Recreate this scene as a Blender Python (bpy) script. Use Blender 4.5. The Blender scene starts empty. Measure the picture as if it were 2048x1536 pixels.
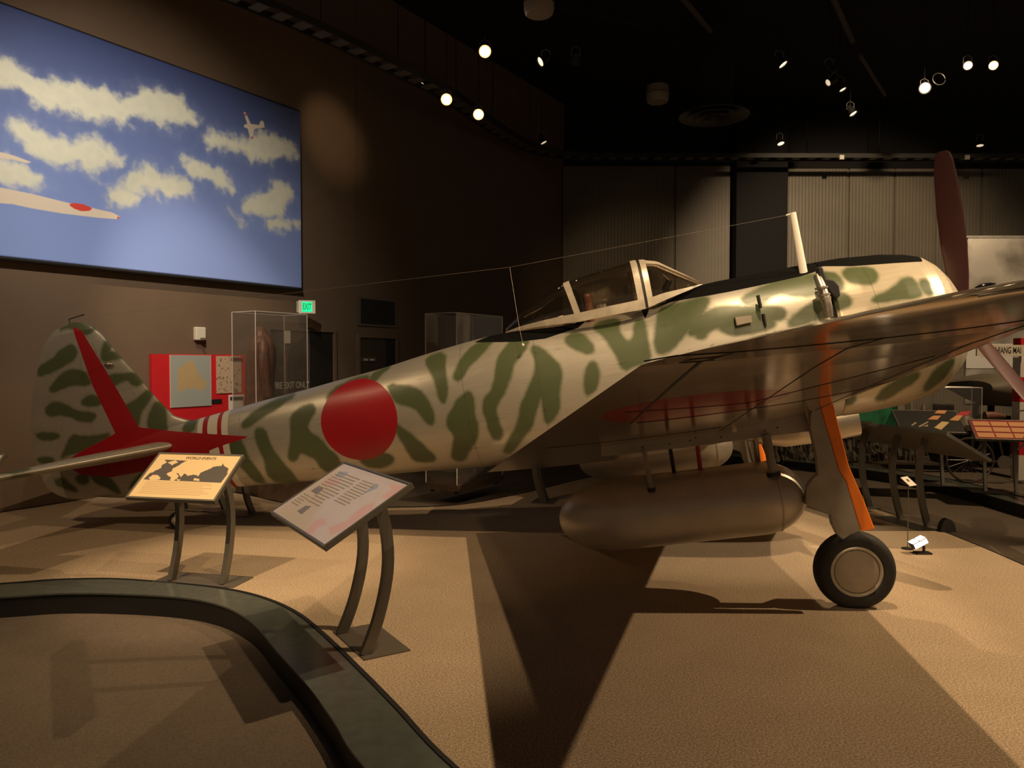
import bpy, bmesh, math, random
import numpy as np
from mathutils import Vector, Matrix
random.seed(7); rng = np.random.default_rng(7)
C = bpy.context.scene.collection
SC = bpy.context.scene
R_ = math.radians

# ------------------------------------------------------------------ camera, world, exposure
FOC = 1540.0; CAMZ = 1.67; PITCH = math.atan(45 / FOC)
cam_d = bpy.data.cameras.new('camera'); cam = bpy.data.objects.new('camera', cam_d); C.objects.link(cam)
cam_d.sensor_width = 36; cam_d.lens = FOC / 2048 * 36; cam_d.clip_start = 0.05; cam_d.clip_end = 100
cam.location = (0, 0, CAMZ); cam.rotation_euler = (math.pi / 2 - PITCH, 0, 0)
SC.camera = cam
SC.view_settings.view_transform = 'Standard'; SC.view_settings.look = 'None'
SC.view_settings.exposure = 0.1; SC.view_settings.gamma = 1.0; SC.view_settings.use_curve_mapping = False
W = bpy.data.worlds.new('museum_dark'); SC.world = W; W.use_nodes = True
W.node_tree.nodes['Background'].inputs[0].default_value = (1.0, .78, .55, 1)
W.node_tree.nodes['Background'].inputs[1].default_value = 0.08

# main exhibition lamps and added fill lamps: (x, y, z, target, watts, cone degrees, blend, radius, colour)
WARM = (1.0, .70, .40); WARM2 = (1.0, .76, .50)
LAMPS = [
    ((7.4, 5.2, 6.6), (1.4, 4.8, .2), 1550, 66, .3, .04, WARM),      # from the right: long shadows to the left
    ((1.75, 4.2, 6.9), (1.8, 4.6, 0), 1150, 84, .5, .04, WARM),         # above the wing
    ((1.2, -3.9, 6.6), (2.2, 6.2, 1.8), 1000, 34, .9, .35, WARM),     # from behind the visitors
    ((4.6, 17.5, 6.3), (1.6, 6.0, 0), 4200, 15, .4, .05, WARM),       # from the far side, under the belly
    ((7.0, 9.0, 6.6), (9.2, 13.5, 2.2), 900, 44, .7, .06, WARM2),     # added to brighten the backdrop board
    ((6.9, 3.6, 6.6), (3.0, 6.8, 1.9), 1100, 30, .5, .05, WARM2),     # nose and forward fuselage
    ((.95, 2.6, 6.7), (-1.5, 6.3, .4), 520, 50, .6, .06, WARM),       # carpet and rear fuselage
    ((-6.3, 3.5, 6.5), (-3.4, 6.9, .3), 420, 52, .6, .06, WARM),      # tail
    ((-3.6, 2.9, 6.5), (-2.2, 6.2, 0.0), 1250, 24, .7, .05, WARM),     # carpet by the world events stand
    ((-2.2, 4.6, 6.4), (-5.0, 10.4, 3.1), 1250, 56, 1, .06, (1, .87, .70)),  # mural
    ((6.5, 11.0, 6.6), (8.3, 19.5, 3.0), 2100, 62, .7, .1, WARM2),    # back panels right
    ((1.0, 12.0, 6.6), (3.6, 19.8, 2.0), 230, 50, .8, .1, WARM),      # back panels left
    ((-1.2, 9.6, 6.4), (-2.9, 12.7, 5.4), 150, 24, 1, .1, WARM),     # wall beside the mural
    ((-3.3, 7.4, 6.5), (-3.9, 10.9, 1.2), 650, 40, .7, .05, WARM2),   # red map panel
    ((7.5, 8.5, 6.6), (6.5, 10.5, .4), 900, 60, .6, .06, WARM),       # display stands right
    ((2.5, -2.0, 6.6), (-1.4, 2.4, 0), 60, 70, .8, .08, WARM),        # unseen fill added over the visitor carpet
]
for i, (loc, tgt, watts, cone, blend, rad, col) in enumerate(LAMPS):
    ld = bpy.data.lights.new('spotlight_beam', 'SPOT'); lo = bpy.data.objects.new('spotlight_beam', ld); C.objects.link(lo)
    ld.energy = watts; ld.spot_size = R_(cone); ld.spot_blend = blend; ld.shadow_soft_size = rad; ld.color = col
    lo.location = loc; lo.rotation_euler = (Vector(tgt) - Vector(loc)).to_track_quat('-Z', 'Y').to_euler()

# ------------------------------------------------------------------ frames of reference
def ray(px, py):
    v = np.array([(px - 1024) / FOC, 1.0, -(py - 768) / FOC]); c, s = math.cos(PITCH), math.sin(PITCH)
    return np.array([v[0], c * v[1] + s * v[2], -s * v[1] + c * v[2]])
CAM = np.array([0, 0, CAMZ])
def at(px, py, depth):
    r = ray(px, py); return CAM + r * depth / r[1]
def on_floor(px, py, z=0.0):
    r = ray(px, py); return CAM + r * (z - CAMZ) / r[2]
YAW = R_(-7.4); AL = R_(10.5); HUB = np.array([3.84, 6.69, 2.06])
cy, sy, ca, sa = math.cos(YAW), math.sin(YAW), math.cos(AL), math.sin(AL)
FWD = np.array([cy * ca, sy * ca, sa]); LFT = np.array([-sy, cy, 0.0]); UPV = np.cross(FWD, LFT)
RB = np.array([FWD, LFT, UPV])
def w2b(p): return RB @ (np.array(p, float) - HUB)
def b2w(p): return HUB + RB.T @ np.array(p, float)
def on_y(px, py, yb):           # pixel -> (X, Z) on a plane parallel to the aircraft's plane of symmetry
    o = w2b(CAM); r = RB @ ray(px, py); t = (yb - o[1]) / r[1]; q = o + t * r; return (q[0], q[2])
# left wall frame
WP0 = np.array([-5.66, 8.5, 0.0]); WD = np.array([.527, .850, 0.0]); WD /= np.linalg.norm(WD); WN = np.array([WD[1], -WD[0], 0.0])
def on_wall(px, py, off=0.0):   # pixel -> (s, z) on the left wall
    r = ray(px, py); p0 = WP0 + WN * off; t = np.dot(p0 - CAM, WN) / np.dot(r, WN); q = CAM + r * t
    return (float(np.dot(q - p0, WD)), float(q[2]))
def wall_xyz(s, z, off=0.0): return WP0 + WD * s + WN * off + np.array([0, 0, z])

# ------------------------------------------------------------------ mesh helpers
def mesh(name, v, f, mat=None, parent=None, smooth=False, attrs=None, sharp=None):
    me = bpy.data.meshes.new(name); me.from_pydata([tuple(map(float, p)) for p in v], [], f); me.update()
    if mat: me.materials.append(mat)
    if smooth:
        me.polygons.foreach_set('use_smooth', [True] * len(me.polygons))
        if sharp: me.set_sharp_from_angle(angle=R_(sharp))
    for k, a in (attrs or {}).items():
        at_ = me.attributes.new(k, 'FLOAT', 'POINT'); at_.data.foreach_set('value', np.asarray(a, np.float32))
    o = bpy.data.objects.new(name, me); C.objects.link(o)
    if parent: o.parent = parent
    return o
class MB:
    def __init__(s): s.v = []; s.f = []
    def add(s, v, f):
        n = len(s.v); s.v += [np.array(p, float) for p in v]; s.f += [tuple(i + n for i in q) for q in f]; return s
    def box(s, c, size, M=None):
        hx, hy, hz = [a / 2 for a in size]
        v = [np.array([x * hx, y * hy, z * hz]) for x in (-1, 1) for y in (-1, 1) for z in (-1, 1)]
        if M is not None: v = [M @ p for p in v]
        v = [p + np.array(c, float) for p in v]
        return s.add(v, [(0, 1, 3, 2), (4, 6, 7, 5), (0, 4, 5, 1), (2, 3, 7, 6), (0, 2, 6, 4), (1, 5, 7, 3)])
    def bbox(s, a, b):
        a = np.array(a, float); b = np.array(b, float); return s.box((a + b) / 2, np.abs(b - a))
    def tube(s, pts, r, n=10, cap=True):
        pts = [np.array(p, float) for p in pts]; rs = r if hasattr(r, '__len__') else [r] * len(pts)
        prev = None; rings = []
        for i, p in enumerate(pts):
            a = pts[max(i - 1, 0)]; b = pts[min(i + 1, len(pts) - 1)]; t = b - a; t /= np.linalg.norm(t)
            if prev is None:
                u = np.cross(t, [0, 0, 1.]);
                if np.linalg.norm(u) < .1: u = np.cross(t, [0, 1., 0])
            else: u = prev - t * np.dot(prev, t)
            u /= np.linalg.norm(u); prev = u; w = np.cross(t, u)
            rings.append([p + rs[i] * (u * math.cos(2 * math.pi * k / n) + w * math.sin(2 * math.pi * k / n)) for k in range(n)])
        return s.loft(rings, cap)
    def rectube(s, pts, w, h, side):    # bar of rectangular section along pts; side = direction of w
        side = np.array(side, float); side /= np.linalg.norm(side); rings = []
        for i, p in enumerate(pts):
            a = np.array(pts[max(i - 1, 0)], float); b = np.array(pts[min(i + 1, len(pts) - 1)], float); t = b - a; t /= np.linalg.norm(t)
            q = np.cross(side, t); q /= np.linalg.norm(q); p = np.array(p, float)
            rings.append([p + side * w / 2 * a1 + q * h / 2 * b1 for a1, b1 in ((-1, -1), (1, -1), (1, 1), (-1, 1))])
        return s.loft(rings, True)
    def loft(s, rings, cap=True, closed=True):
        n = len(rings[0]); v = [p for r in rings for p in r]; f = []
        for i in range(len(rings) - 1):
            for k in range(n if closed else n - 1):
                f.append((i * n + k, i * n + (k + 1) % n, (i + 1) * n + (k + 1) % n, (i + 1) * n + k))
        if cap: f.append(tuple(range(n))[::-1]); f.append(tuple((len(rings) - 1) * n + k for k in range(n)))
        return s.add(v, f)
    def lathe(s, prof, c, axis, n=32):
        axis = np.array(axis, float); axis /= np.linalg.norm(axis); u = np.cross(axis, [0, 0, 1.])
        if np.linalg.norm(u) < .1: u = np.cross(axis, [0, 1., 0])
        u /= np.linalg.norm(u); w = np.cross(axis, u); c = np.array(c, float)
        rings = [[c + axis * a + r * (u * math.cos(2 * math.pi * k / n) + w * math.sin(2 * math.pi * k / n)) for k in range(n)] for a, r in prof]
        return s.loft(rings, True)
    def prism(s, poly, frame, t0, t1):  # poly in 2D, frame(a, b, t) -> 3D point
        n = len(poly); v = [frame(a, b, t0) for a, b in poly] + [frame(a, b, t1) for a, b in poly]
        f = [tuple(range(n))[::-1], tuple(range(n, 2 * n))] + [(k, (k + 1) % n, n + (k + 1) % n, n + k) for k in range(n)]
        return s.add(v, f)
    def build(s, name, mat, parent=None, smooth=False, sharp=40, bevel=0, seg=2):
        o = mesh(name, s.v, s.f, mat, parent)
        bm = bmesh.new(); bm.from_mesh(o.data); bmesh.ops.recalc_face_normals(bm, faces=bm.faces); bm.to_mesh(o.data); bm.free()
        if smooth:
            o.data.polygons.foreach_set('use_smooth', [True] * len(o.data.polygons)); o.data.set_sharp_from_angle(angle=R_(sharp))
        if bevel:
            m = o.modifiers.new('bevel', 'BEVEL'); m.width = bevel; m.segments = seg; m.limit_method = 'ANGLE'
        return o
def empty(name, loc=(0, 0, 0), rz=0.0):
    o = bpy.data.objects.new(name, None); C.objects.link(o); o.location = tuple(map(float, loc)); o.rotation_euler = (0, 0, rz)
    o.empty_display_size = .1; return o
def tag(o, label=None, cat=None, group=None, kind=None):
    for k, x in (('label', label), ('category', cat), ('group', group), ('kind', kind)):
        if x: o[k] = x
    return o
def copy_tree(o, parent=None):
    c = o.copy(); C.objects.link(c); c.parent = parent
    for ch in list(o.children): copy_tree(ch, c)
    return c
def text_mesh(name, s, size, mat, parent=None, M=None, stretch=1.0, ext=0.0015, align='CENTER', bold=0.0):
    cu = bpy.data.curves.new(name, 'FONT'); cu.body = s; cu.size = size; cu.align_x = align; cu.align_y = 'CENTER'; cu.extrude = ext; cu.offset = bold
    t = bpy.data.objects.new(name, cu); C.objects.link(t); bpy.context.view_layer.update()
    me = bpy.data.meshes.new_from_object(t.evaluated_get(bpy.context.evaluated_depsgraph_get())); bpy.data.objects.remove(t)
    T = Matrix.Diagonal((stretch, 1, 1, 1))
    me.transform((M @ T) if M is not None else T); me.materials.clear(); me.materials.append(mat); me.name = name
    o = bpy.data.objects.new(name, me); C.objects.link(o)
    if parent: o.parent = parent
    return o
def frameM(o, x, y):    # 4x4 with origin o and axes x, y
    x = Vector(x).normalized(); y = Vector(y); y = (y - x * y.dot(x)).normalized(); z = x.cross(y)
    M = Matrix((x, y, z)).transposed().to_4x4(); M.translation = Vector(o); return M
# signed distance to polygons (negative inside)
def chaikin(poly, n=1):
    p = np.array(poly, float)
    for _ in range(n):
        q = np.roll(p, -1, 0); a = .75 * p + .25 * q; b = .25 * p + .75 * q; p = np.stack([a, b], 1).reshape(-1, 2)
    return p
def sdf(pts, poly):
    pts = np.asarray(pts, float); P = np.asarray(poly, float); d = np.full(len(pts), 1e9); inside = np.zeros(len(pts), bool)
    for a, b in zip(P, np.roll(P, -1, 0)):
        e = b - a; w = pts - a; t = np.clip((w @ e) / (e @ e + 1e-12), 0, 1); d = np.minimum(d, np.linalg.norm(w - t[:, None] * e, axis=1))
        c = ((a[1] <= pts[:, 1]) & (pts[:, 1] < b[1])) | ((b[1] <= pts[:, 1]) & (pts[:, 1] < a[1]))
        dy = b[1] - a[1] if abs(b[1] - a[1]) > 1e-12 else 1e-12
        xi = a[0] + (pts[:, 1] - a[1]) * e[0] / dy
        inside ^= c & (pts[:, 0] < xi)
    return np.where(inside, -d, d)
def sdf_many(pts, polys):
    d = np.full(len(pts), 1.0)
    for p in polys:
        p = np.asarray(p); lo = p.min(0) - .2; hi = p.max(0) + .2
        m = np.all((pts > lo) & (pts < hi), axis=1)
        if m.any(): d[m] = np.minimum(d[m], sdf(pts[m], p))
    return d

# ------------------------------------------------------------------ materials
def newmat(name):
    m = bpy.data.materials.new(name); m.use_nodes = True; nt = m.node_tree; return m, nt, nt.nodes['Principled BSDF']
def simple(name, col, rough=.5, metal=0.0, noise=0.0, scale=20, bump=0.0, spec=None, emit=None, estr=0):
    m, nt, b = newmat(name); b.inputs['Base Color'].default_value = (*col, 1); b.inputs['Roughness'].default_value = rough; b.inputs['Metallic'].default_value = metal
    if spec is not None: b.inputs['Specular IOR Level'].default_value = spec
    if noise or bump:
        tc = nt.nodes.new('ShaderNodeTexCoord'); n = nt.nodes.new('ShaderNodeTexNoise'); n.inputs['Scale'].default_value = scale; n.inputs['Detail'].default_value = 5
        nt.links.new(tc.outputs['Object'], n.inputs['Vector'])
        if noise:
            cr = nt.nodes.new('ShaderNodeValToRGB'); cr.color_ramp.elements[0].position = .3; cr.color_ramp.elements[1].position = .7
            cr.color_ramp.elements[0].color = (*[c * (1 - noise) for c in col], 1); cr.color_ramp.elements[1].color = (*[min(1, c * (1 + noise)) for c in col], 1)
            nt.links.new(n.outputs['Fac'], cr.inputs['Fac']); nt.links.new(cr.outputs[0], b.inputs['Base Color'])
        if bump:
            bp = nt.nodes.new('ShaderNodeBump'); bp.inputs['Strength'].default_value = bump; bp.inputs['Distance'].default_value = .01
            nt.links.new(n.outputs['Fac'], bp.inputs['Height']); nt.links.new(bp.outputs[0], b.inputs['Normal'])
    if emit: b.inputs['Emission Color'].default_value = (*emit, 1); b.inputs['Emission Strength'].default_value = estr
    return m
def N(nt, t, **kw):
    n = nt.nodes.new(t)
    for k, v in kw.items(): setattr(n, k, v)
    return n
def mathn(nt, op, a, b=None, clamp=False):
    n = N(nt, 'ShaderNodeMath', operation=op, use_clamp=clamp)
    for i, x in enumerate((a, b)):
        if x is None: continue
        if hasattr(x, 'links'): nt.links.new(x, n.inputs[i])
        else: n.inputs[i].default_value = x
    return n.outputs[0]
def attr(nt, name): return N(nt, 'ShaderNodeAttribute', attribute_name=name).outputs['Fac']
def step(nt, val, soft):        # 1 inside (val<0) .. 0 outside, soft edge
    n = N(nt, 'ShaderNodeMapRange', interpolation_type='SMOOTHSTEP'); nt.links.new(val, n.inputs['Value'])
    n.inputs['From Min'].default_value = -soft; n.inputs['From Max'].default_value = soft; n.inputs['To Min'].default_value = 1; n.inputs['To Max'].default_value = 0
    return n.outputs['Result']
def mix(nt, fac, a, b):
    n = N(nt, 'ShaderNodeMix', data_type='RGBA')
    if hasattr(fac, 'links'): nt.links.new(fac, n.inputs['Factor'])
    else: n.inputs['Factor'].default_value = fac
    for i, x in ((6, a), (7, b)):
        if hasattr(x, 'links'): nt.links.new(x, n.inputs[i])
        else: n.inputs[i].default_value = (*x, 1)
    return n.outputs[2]
def noise(nt, scale, detail=4, vec=None, out='Fac'):
    n = N(nt, 'ShaderNodeTexNoise'); n.inputs['Scale'].default_value = scale; n.inputs['Detail'].default_value = detail
    if vec is None: vec = N(nt, 'ShaderNodeTexCoord').outputs['Object']
    nt.links.new(vec, n.inputs['Vector']); return n.outputs[out]

def carpet_mat(name, col, col2, amp=1.0):
    m, nt, b = newmat(name)
    f = noise(nt, 105, 3); g = noise(nt, 3.0, 6); h = noise(nt, 70, 4)
    c = mix(nt, g, col, col2)
    d = N(nt, 'ShaderNodeMapRange'); nt.links.new(f, d.inputs['Value']); d.inputs['From Min'].default_value = .35; d.inputs['From Max'].default_value = .65; d.inputs['To Min'].default_value = 1 - .38 * amp; d.inputs['To Max'].default_value = 1 + .32 * amp
    d2 = N(nt, 'ShaderNodeMapRange'); nt.links.new(h, d2.inputs['Value']); d2.inputs['From Min'].default_value = .3; d2.inputs['From Max'].default_value = .7; d2.inputs['To Min'].default_value = .88; d2.inputs['To Max'].default_value = 1.1
    sc = N(nt, 'ShaderNodeVectorMath', operation='SCALE'); nt.links.new(c, sc.inputs[0]); nt.links.new(mathn(nt, 'MULTIPLY', d.outputs[0], d2.outputs[0]), sc.inputs['Scale'])
    nt.links.new(sc.outputs[0], b.inputs['Base Color']); b.inputs['Roughness'].default_value = .95; b.inputs['Specular IOR Level'].default_value = .1
    bp = N(nt, 'ShaderNodeBump'); bp.inputs['Strength'].default_value = .5; bp.inputs['Distance'].default_value = .006; nt.links.new(f, bp.inputs['Height']); nt.links.new(bp.outputs[0], b.inputs['Normal'])
    return m
M = {}
M['carpet'] = carpet_mat('tan_carpet', (.42, .325, .225), (.34, .26, .175))
M['carpet2'] = carpet_mat('grey_brown_carpet', (.135, .106, .08), (.10, .079, .06), .35)
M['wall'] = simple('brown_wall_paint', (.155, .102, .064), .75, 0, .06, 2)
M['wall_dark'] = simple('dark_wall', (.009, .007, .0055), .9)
M['ceiling'] = simple('black_ceiling', (.012, .011, .010), .9)
M['black'] = simple('black_matte', (.012, .011, .010), .6)
M['blackg'] = simple('black_trim', (.010, .0095, .009), .55)
M['slate'] = simple('slate_ledge', (.07, .08, .072), .20, 0, .12, 14)
M['steel'] = simple('brushed_steel', (.42, .38, .32), .38, .9, .1, 40)
M['bronze'] = simple('dark_bronze_paint', (.16, .14, .115), .45, .5)
M['frame'] = simple('panel_frame_metal', (.17, .155, .13), .4, .6)
M['tyre'] = simple('tyre_rubber', (.018, .017, .016), .75, 0, .25, 60, .2)
M['disc'] = simple('wheel_cover', (.33, .28, .22), .45, .3, .08, 20)
M['silver'] = simple('silver_paint', (.52, .46, .38), .36, .75, .08, 9)
M['tank'] = simple('tank_silver', (.50, .45, .385), .42, .45, .07, 6)
M['deck'] = simple('antiglare_black', (.006, .006, .006), .9, spec=.1)
M['red'] = simple('insignia_red', (.33, .008, .012), .42)
M['redgloss'] = simple('red_rod', (.35, .01, .01), .35)
M['orange'] = simple('orange_paint', (.95, .23, .018), .42, 0, .08, 8)
M['greymetal'] = simple('grey_fairing', (.34, .31, .265), .5, .3, .22, 5)
M['prop'] = simple('maroon_propeller', (.036, .008, .007), .42, 0, .1, 4)
M['glassdark'] = simple('dark_lens', (.01, .012, .02), .1)
M['white'] = simple('white_paint', (.75, .70, .62), .6)
M['cream'] = simple('cream_plastic', (.70, .64, .52), .5)
M['wood'] = simple('dark_wood', (.07, .042, .025), .5, 0, .3, 8)
M['panelred'] = simple('panel_red', (.62, .015, .02), .55)
M['leather'] = simple('brown_leather', (.17, .072, .045), .45, 0, .3, 12, .3)
M['lens'] = simple('lamp_glow', (1, .8, .5), .3, emit=(1, .74, .42), estr=30)
M['lens2'] = simple('lamp_glow_soft', (1, .8, .5), .3, emit=(1, .70, .36), estr=2.2)
M['lens3'] = simple('lamp_glow_dim', (1, .8, .5), .3, emit=(1, .78, .52), estr=.7)
M['lensglow'] = simple('lamp_halo', (1, .7, .4), .3, emit=(1, .42, .12), estr=1.3)  # orange emission imitating the halo around a lamp lens
M['floorlamp'] = simple('floor_lamp_glow', (1, .9, .75), .3, emit=(1, .85, .62), estr=3)
M['exitgreen'] = simple('exit_green', (0, .6, .2), .4, emit=(.0, .75, .28), estr=1.1)
M['exitdark'] = simple('exit_letters', (.02, .2, .08), .5, emit=(.0, .30, .10), estr=.5)
M['text'] = simple('dark_text', (.04, .035, .03), .7)
M['textw'] = simple('white_text', (.75, .72, .66), .6)
M['olive'] = simple('olive_drab', (.14, .12, .085), .6, 0, .12, 3)
M['cloth'] = simple('green_banner', (.015, .16, .07), .6, 0, .5, 6)
M['rock'] = simple('rubble', (.085, .07, .05), .9, 0, .6, 9, .8)
def glass_mat(name, tint, gloss=.12, rough=.02, haze=0.0):
    m = bpy.data.materials.new(name); m.use_nodes = True; nt = m.node_tree; nt.nodes.clear()
    out = N(nt, 'ShaderNodeOutputMaterial'); t = N(nt, 'ShaderNodeBsdfTransparent'); t.inputs[0].default_value = (*tint, 1)
    g = N(nt, 'ShaderNodeBsdfGlossy'); g.inputs['Roughness'].default_value = rough; fr = N(nt, 'ShaderNodeFresnel'); fr.inputs[0].default_value = 1.45
    f = mathn(nt, 'MINIMUM', mathn(nt, 'ADD', fr.outputs[0], gloss - .04), .22)
    mx = N(nt, 'ShaderNodeMixShader'); nt.links.new(f, mx.inputs[0]); nt.links.new(t.outputs[0], mx.inputs[1]); nt.links.new(g.outputs[0], mx.inputs[2])
    last = mx.outputs[0]
    if haze:
        d = N(nt, 'ShaderNodeBsdfDiffuse'); d.inputs[0].default_value = (.6, .55, .48, 1); m2 = N(nt, 'ShaderNodeMixShader'); m2.inputs[0].default_value = haze
        nt.links.new(last, m2.inputs[1]); nt.links.new(d.outputs[0], m2.inputs[2]); last = m2.outputs[0]
    nt.links.new(last, out.inputs[0]); return m
M['perspex'] = glass_mat('clear_canopy', (.88, .84, .78), .06, haze=.004)
M['caseglass'] = glass_mat('case_glass', (.93, .92, .90), .06, haze=.025)
M['caseedge'] = simple('case_edge', (.60, .56, .50), .2)

# aircraft skin: bare metal with sprayed green, red marks and white bands held as distance attributes
def skin_mat(name, base, metal, rough, camo=True, seam_w=(.0012, .004, .55)):
    m, nt, b = newmat(name); tc = N(nt, 'ShaderNodeTexCoord').outputs['Object']
    mp = N(nt, 'ShaderNodeMapping'); mp.inputs['Scale'].default_value = (.6, 3, 9); nt.links.new(tc, mp.inputs['Vector'])
    st = noise(nt, 5, 5, mp.outputs[0]); bl = noise(nt, 3.5, 4, tc)
    c = mix(nt, st, [x * .86 for x in base], [min(1, x * 1.12) for x in base])
    c = mix(nt, mathn(nt, 'MULTIPLY', bl, .35), c, [x * .72 for x in base])
    met = None
    if camo:
        nz = mathn(nt, 'SUBTRACT', mathn(nt, 'MULTIPLY', mathn(nt, 'SUBTRACT', noise(nt, 9, 4, tc), .5), .035), .020)
        fc = step(nt, mathn(nt, 'ADD', attr(nt, 'camo'), nz), .022)
        halo = step(nt, mathn(nt, 'ADD', attr(nt, 'camo'), nz), .075)
        c = mix(nt, mathn(nt, 'MULTIPLY', halo, .28), c, (.30, .33, .15))
        gcol = mix(nt, bl, (.046, .064, .024), (.066, .088, .034)); c = mix(nt, mathn(nt, 'MULTIPLY', fc, .95), c, gcol)
        met = mathn(nt, 'SUBTRACT', metal, mathn(nt, 'MULTIPLY', fc, metal * .9))
    # panel seams
    se = N(nt, 'ShaderNodeMapRange'); nt.links.new(mathn(nt, 'ABSOLUTE', attr(nt, 'seam')), se.inputs['Value'])
    se.inputs['From Min'].default_value = seam_w[0]; se.inputs['From Max'].default_value = seam_w[1]; se.inputs['To Min'].default_value = seam_w[2]; se.inputs['To Max'].default_value = 0
    c = mix(nt, se.outputs[0], c, (.03, .026, .02))
    c = mix(nt, step(nt, attr(nt, 'black'), .002), c, (.006, .006, .006))
    wh = step(nt, attr(nt, 'white'), .0015); c = mix(nt, wh, c, (.60, .57, .50))
    rd = step(nt, attr(nt, 'mark'), .0015); c = mix(nt, rd, c, (.30, .006, .010))
    nt.links.new(mathn(nt, 'SUBTRACT', .5, mathn(nt, 'MULTIPLY', step(nt, attr(nt, 'black'), .002), .47)), b.inputs['Specular IOR Level'])
    paint = mathn(nt, 'MAXIMUM', mathn(nt, 'MAXIMUM', wh, rd), step(nt, attr(nt, 'black'), .002))
    m_in = mathn(nt, 'MULTIPLY', met if met is not None else metal, mathn(nt, 'SUBTRACT', 1.0, paint))
    nt.links.new(c, b.inputs['Base Color']); nt.links.new(m_in, b.inputs['Metallic'])
    ro = mathn(nt, 'MAXIMUM', mathn(nt, 'ADD', mathn(nt, 'MULTIPLY', st, .14), rough - .07), mathn(nt, 'MULTIPLY', step(nt, attr(nt, 'black'), .002), .9)); nt.links.new(ro, b.inputs['Roughness'])
    bp = N(nt, 'ShaderNodeBump'); bp.inputs['Strength'].default_value = .12; bp.inputs['Distance'].default_value = .01
    nt.links.new(noise(nt, 2.2, 2, tc), bp.inputs['Height']); nt.links.new(bp.outputs[0], b.inputs['Normal'])
    return m
M['skin'] = skin_mat('fuselage_skin', (.45, .42, .36), .5, .38)
M['cowl'] = skin_mat('cowling_skin', (.55, .48, .36), .35, .30)
M['wing'] = skin_mat('wing_skin', (.50, .41, .31), .82, .15, camo=False, seam_w=(.004, .011, .8))

# ------------------------------------------------------------------ the setting
def catmull(P, k=6):
    P = [np.array(p, float) for p in P]; out = []
    for i in range(len(P) - 1):
        a = P[max(i - 1, 0)]; b = P[i]; c = P[i + 1]; d = P[min(i + 2, len(P) - 1)]
        for j in range(k):
            t = j / k; out.append(.5 * (2 * b + (c - a) * t + (2 * a - 5 * b + 4 * c - d) * t * t + (3 * b - a - 3 * c + d) * t ** 3))
    out.append(P[-1]); return out
FZ = -0.15
fl = mesh('floor', [(-14, -6, FZ), (18, -6, FZ), (18, 24, FZ), (-14, 24, FZ)], [(0, 1, 2, 3)], M['carpet2']); tag(fl, kind='structure')
outer_px = [(0, 1168), (110, 1160), (220, 1158), (330, 1165), (440, 1176), (520, 1193), (590, 1222), (650, 1268), (730, 1345), (800, 1416), (915, 1536)]
inner_px = [(0, 1195), (132, 1187), (264, 1189), (374, 1197), (440, 1211), (480, 1229), (515, 1255), (549, 1298), (615, 1372), (665, 1440), (728, 1535)]
outer = [on_floor(*p)[:2] for p in outer_px]; inner = [on_floor(*p)[:2] for p in inner_px]
outer = [np.array((-8.6, 3.2)), np.array((-6.4, 4.75)), np.array((-4.9, 5.48))] + outer + [np.array((.35, 2.35)), np.array((1.0, 1.3)), np.array((1.7, .1))]
inner = [np.array((-8.4, 2.9)), np.array((-6.2, 4.4)), np.array((-4.75, 5.13))] + inner + [np.array((.03, 2.2)), np.array((.7, 1.1)), np.array((1.4, -.05))]
outer_c = catmull(outer); inner_c = catmull(inner)
edge_px = [(250, 986), (400, 980), (480, 987), (570, 1006), (640, 1013), (788, 1015), (930, 1008), (1060, 983), (1177, 955), (1300, 940), (1450, 948), (1600, 975), (1680, 997), (1752, 1018), (1801, 1034), (1869, 1057), (1951, 1089), (2048, 1131)]
rear = [wall_xyz(-5, 0)[:2] + WN[:2] * .02, wall_xyz(.2, 0)[:2] + WN[:2] * .02] + [on_floor(*p)[:2] for p in edge_px] + [np.array((4.13, 5.4)), np.array((4.12, 4.4)), np.array((4.3, 3.0)), np.array((5.0, 1.2)), np.array((5.8, -.4))]
rear_c = catmull(rear)
poly = list(outer_c) + [np.array((9.3, -1.5))][:0] + list(rear_c)[::-1]
def slab(name, poly, z0, z1, mat_top, mat_side):
    v = [(p[0], p[1], z1) for p in poly] + [(p[0], p[1], z0) for p in poly]; n = len(poly)
    o = mesh(name, v, [tuple(range(n))] + [(k, k + n, (k + 1) % n + n, (k + 1) % n) for k in range(n)], mat_top)
    o.data.materials.append(mat_side)
    for i, p in enumerate(o.data.polygons): p.material_index = 0 if i == 0 else 1
    bm = bmesh.new(); bm.from_mesh(o.data); bmesh.ops.recalc_face_normals(bm, faces=bm.faces); bmesh.ops.triangulate(bm, faces=[f for f in bm.faces if len(f.verts) > 4]); bm.to_mesh(o.data); bm.free()
    return o
tag(slab('floor_platform', poly, FZ, 0.0, M['carpet'], M['blackg']), kind='structure')
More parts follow.
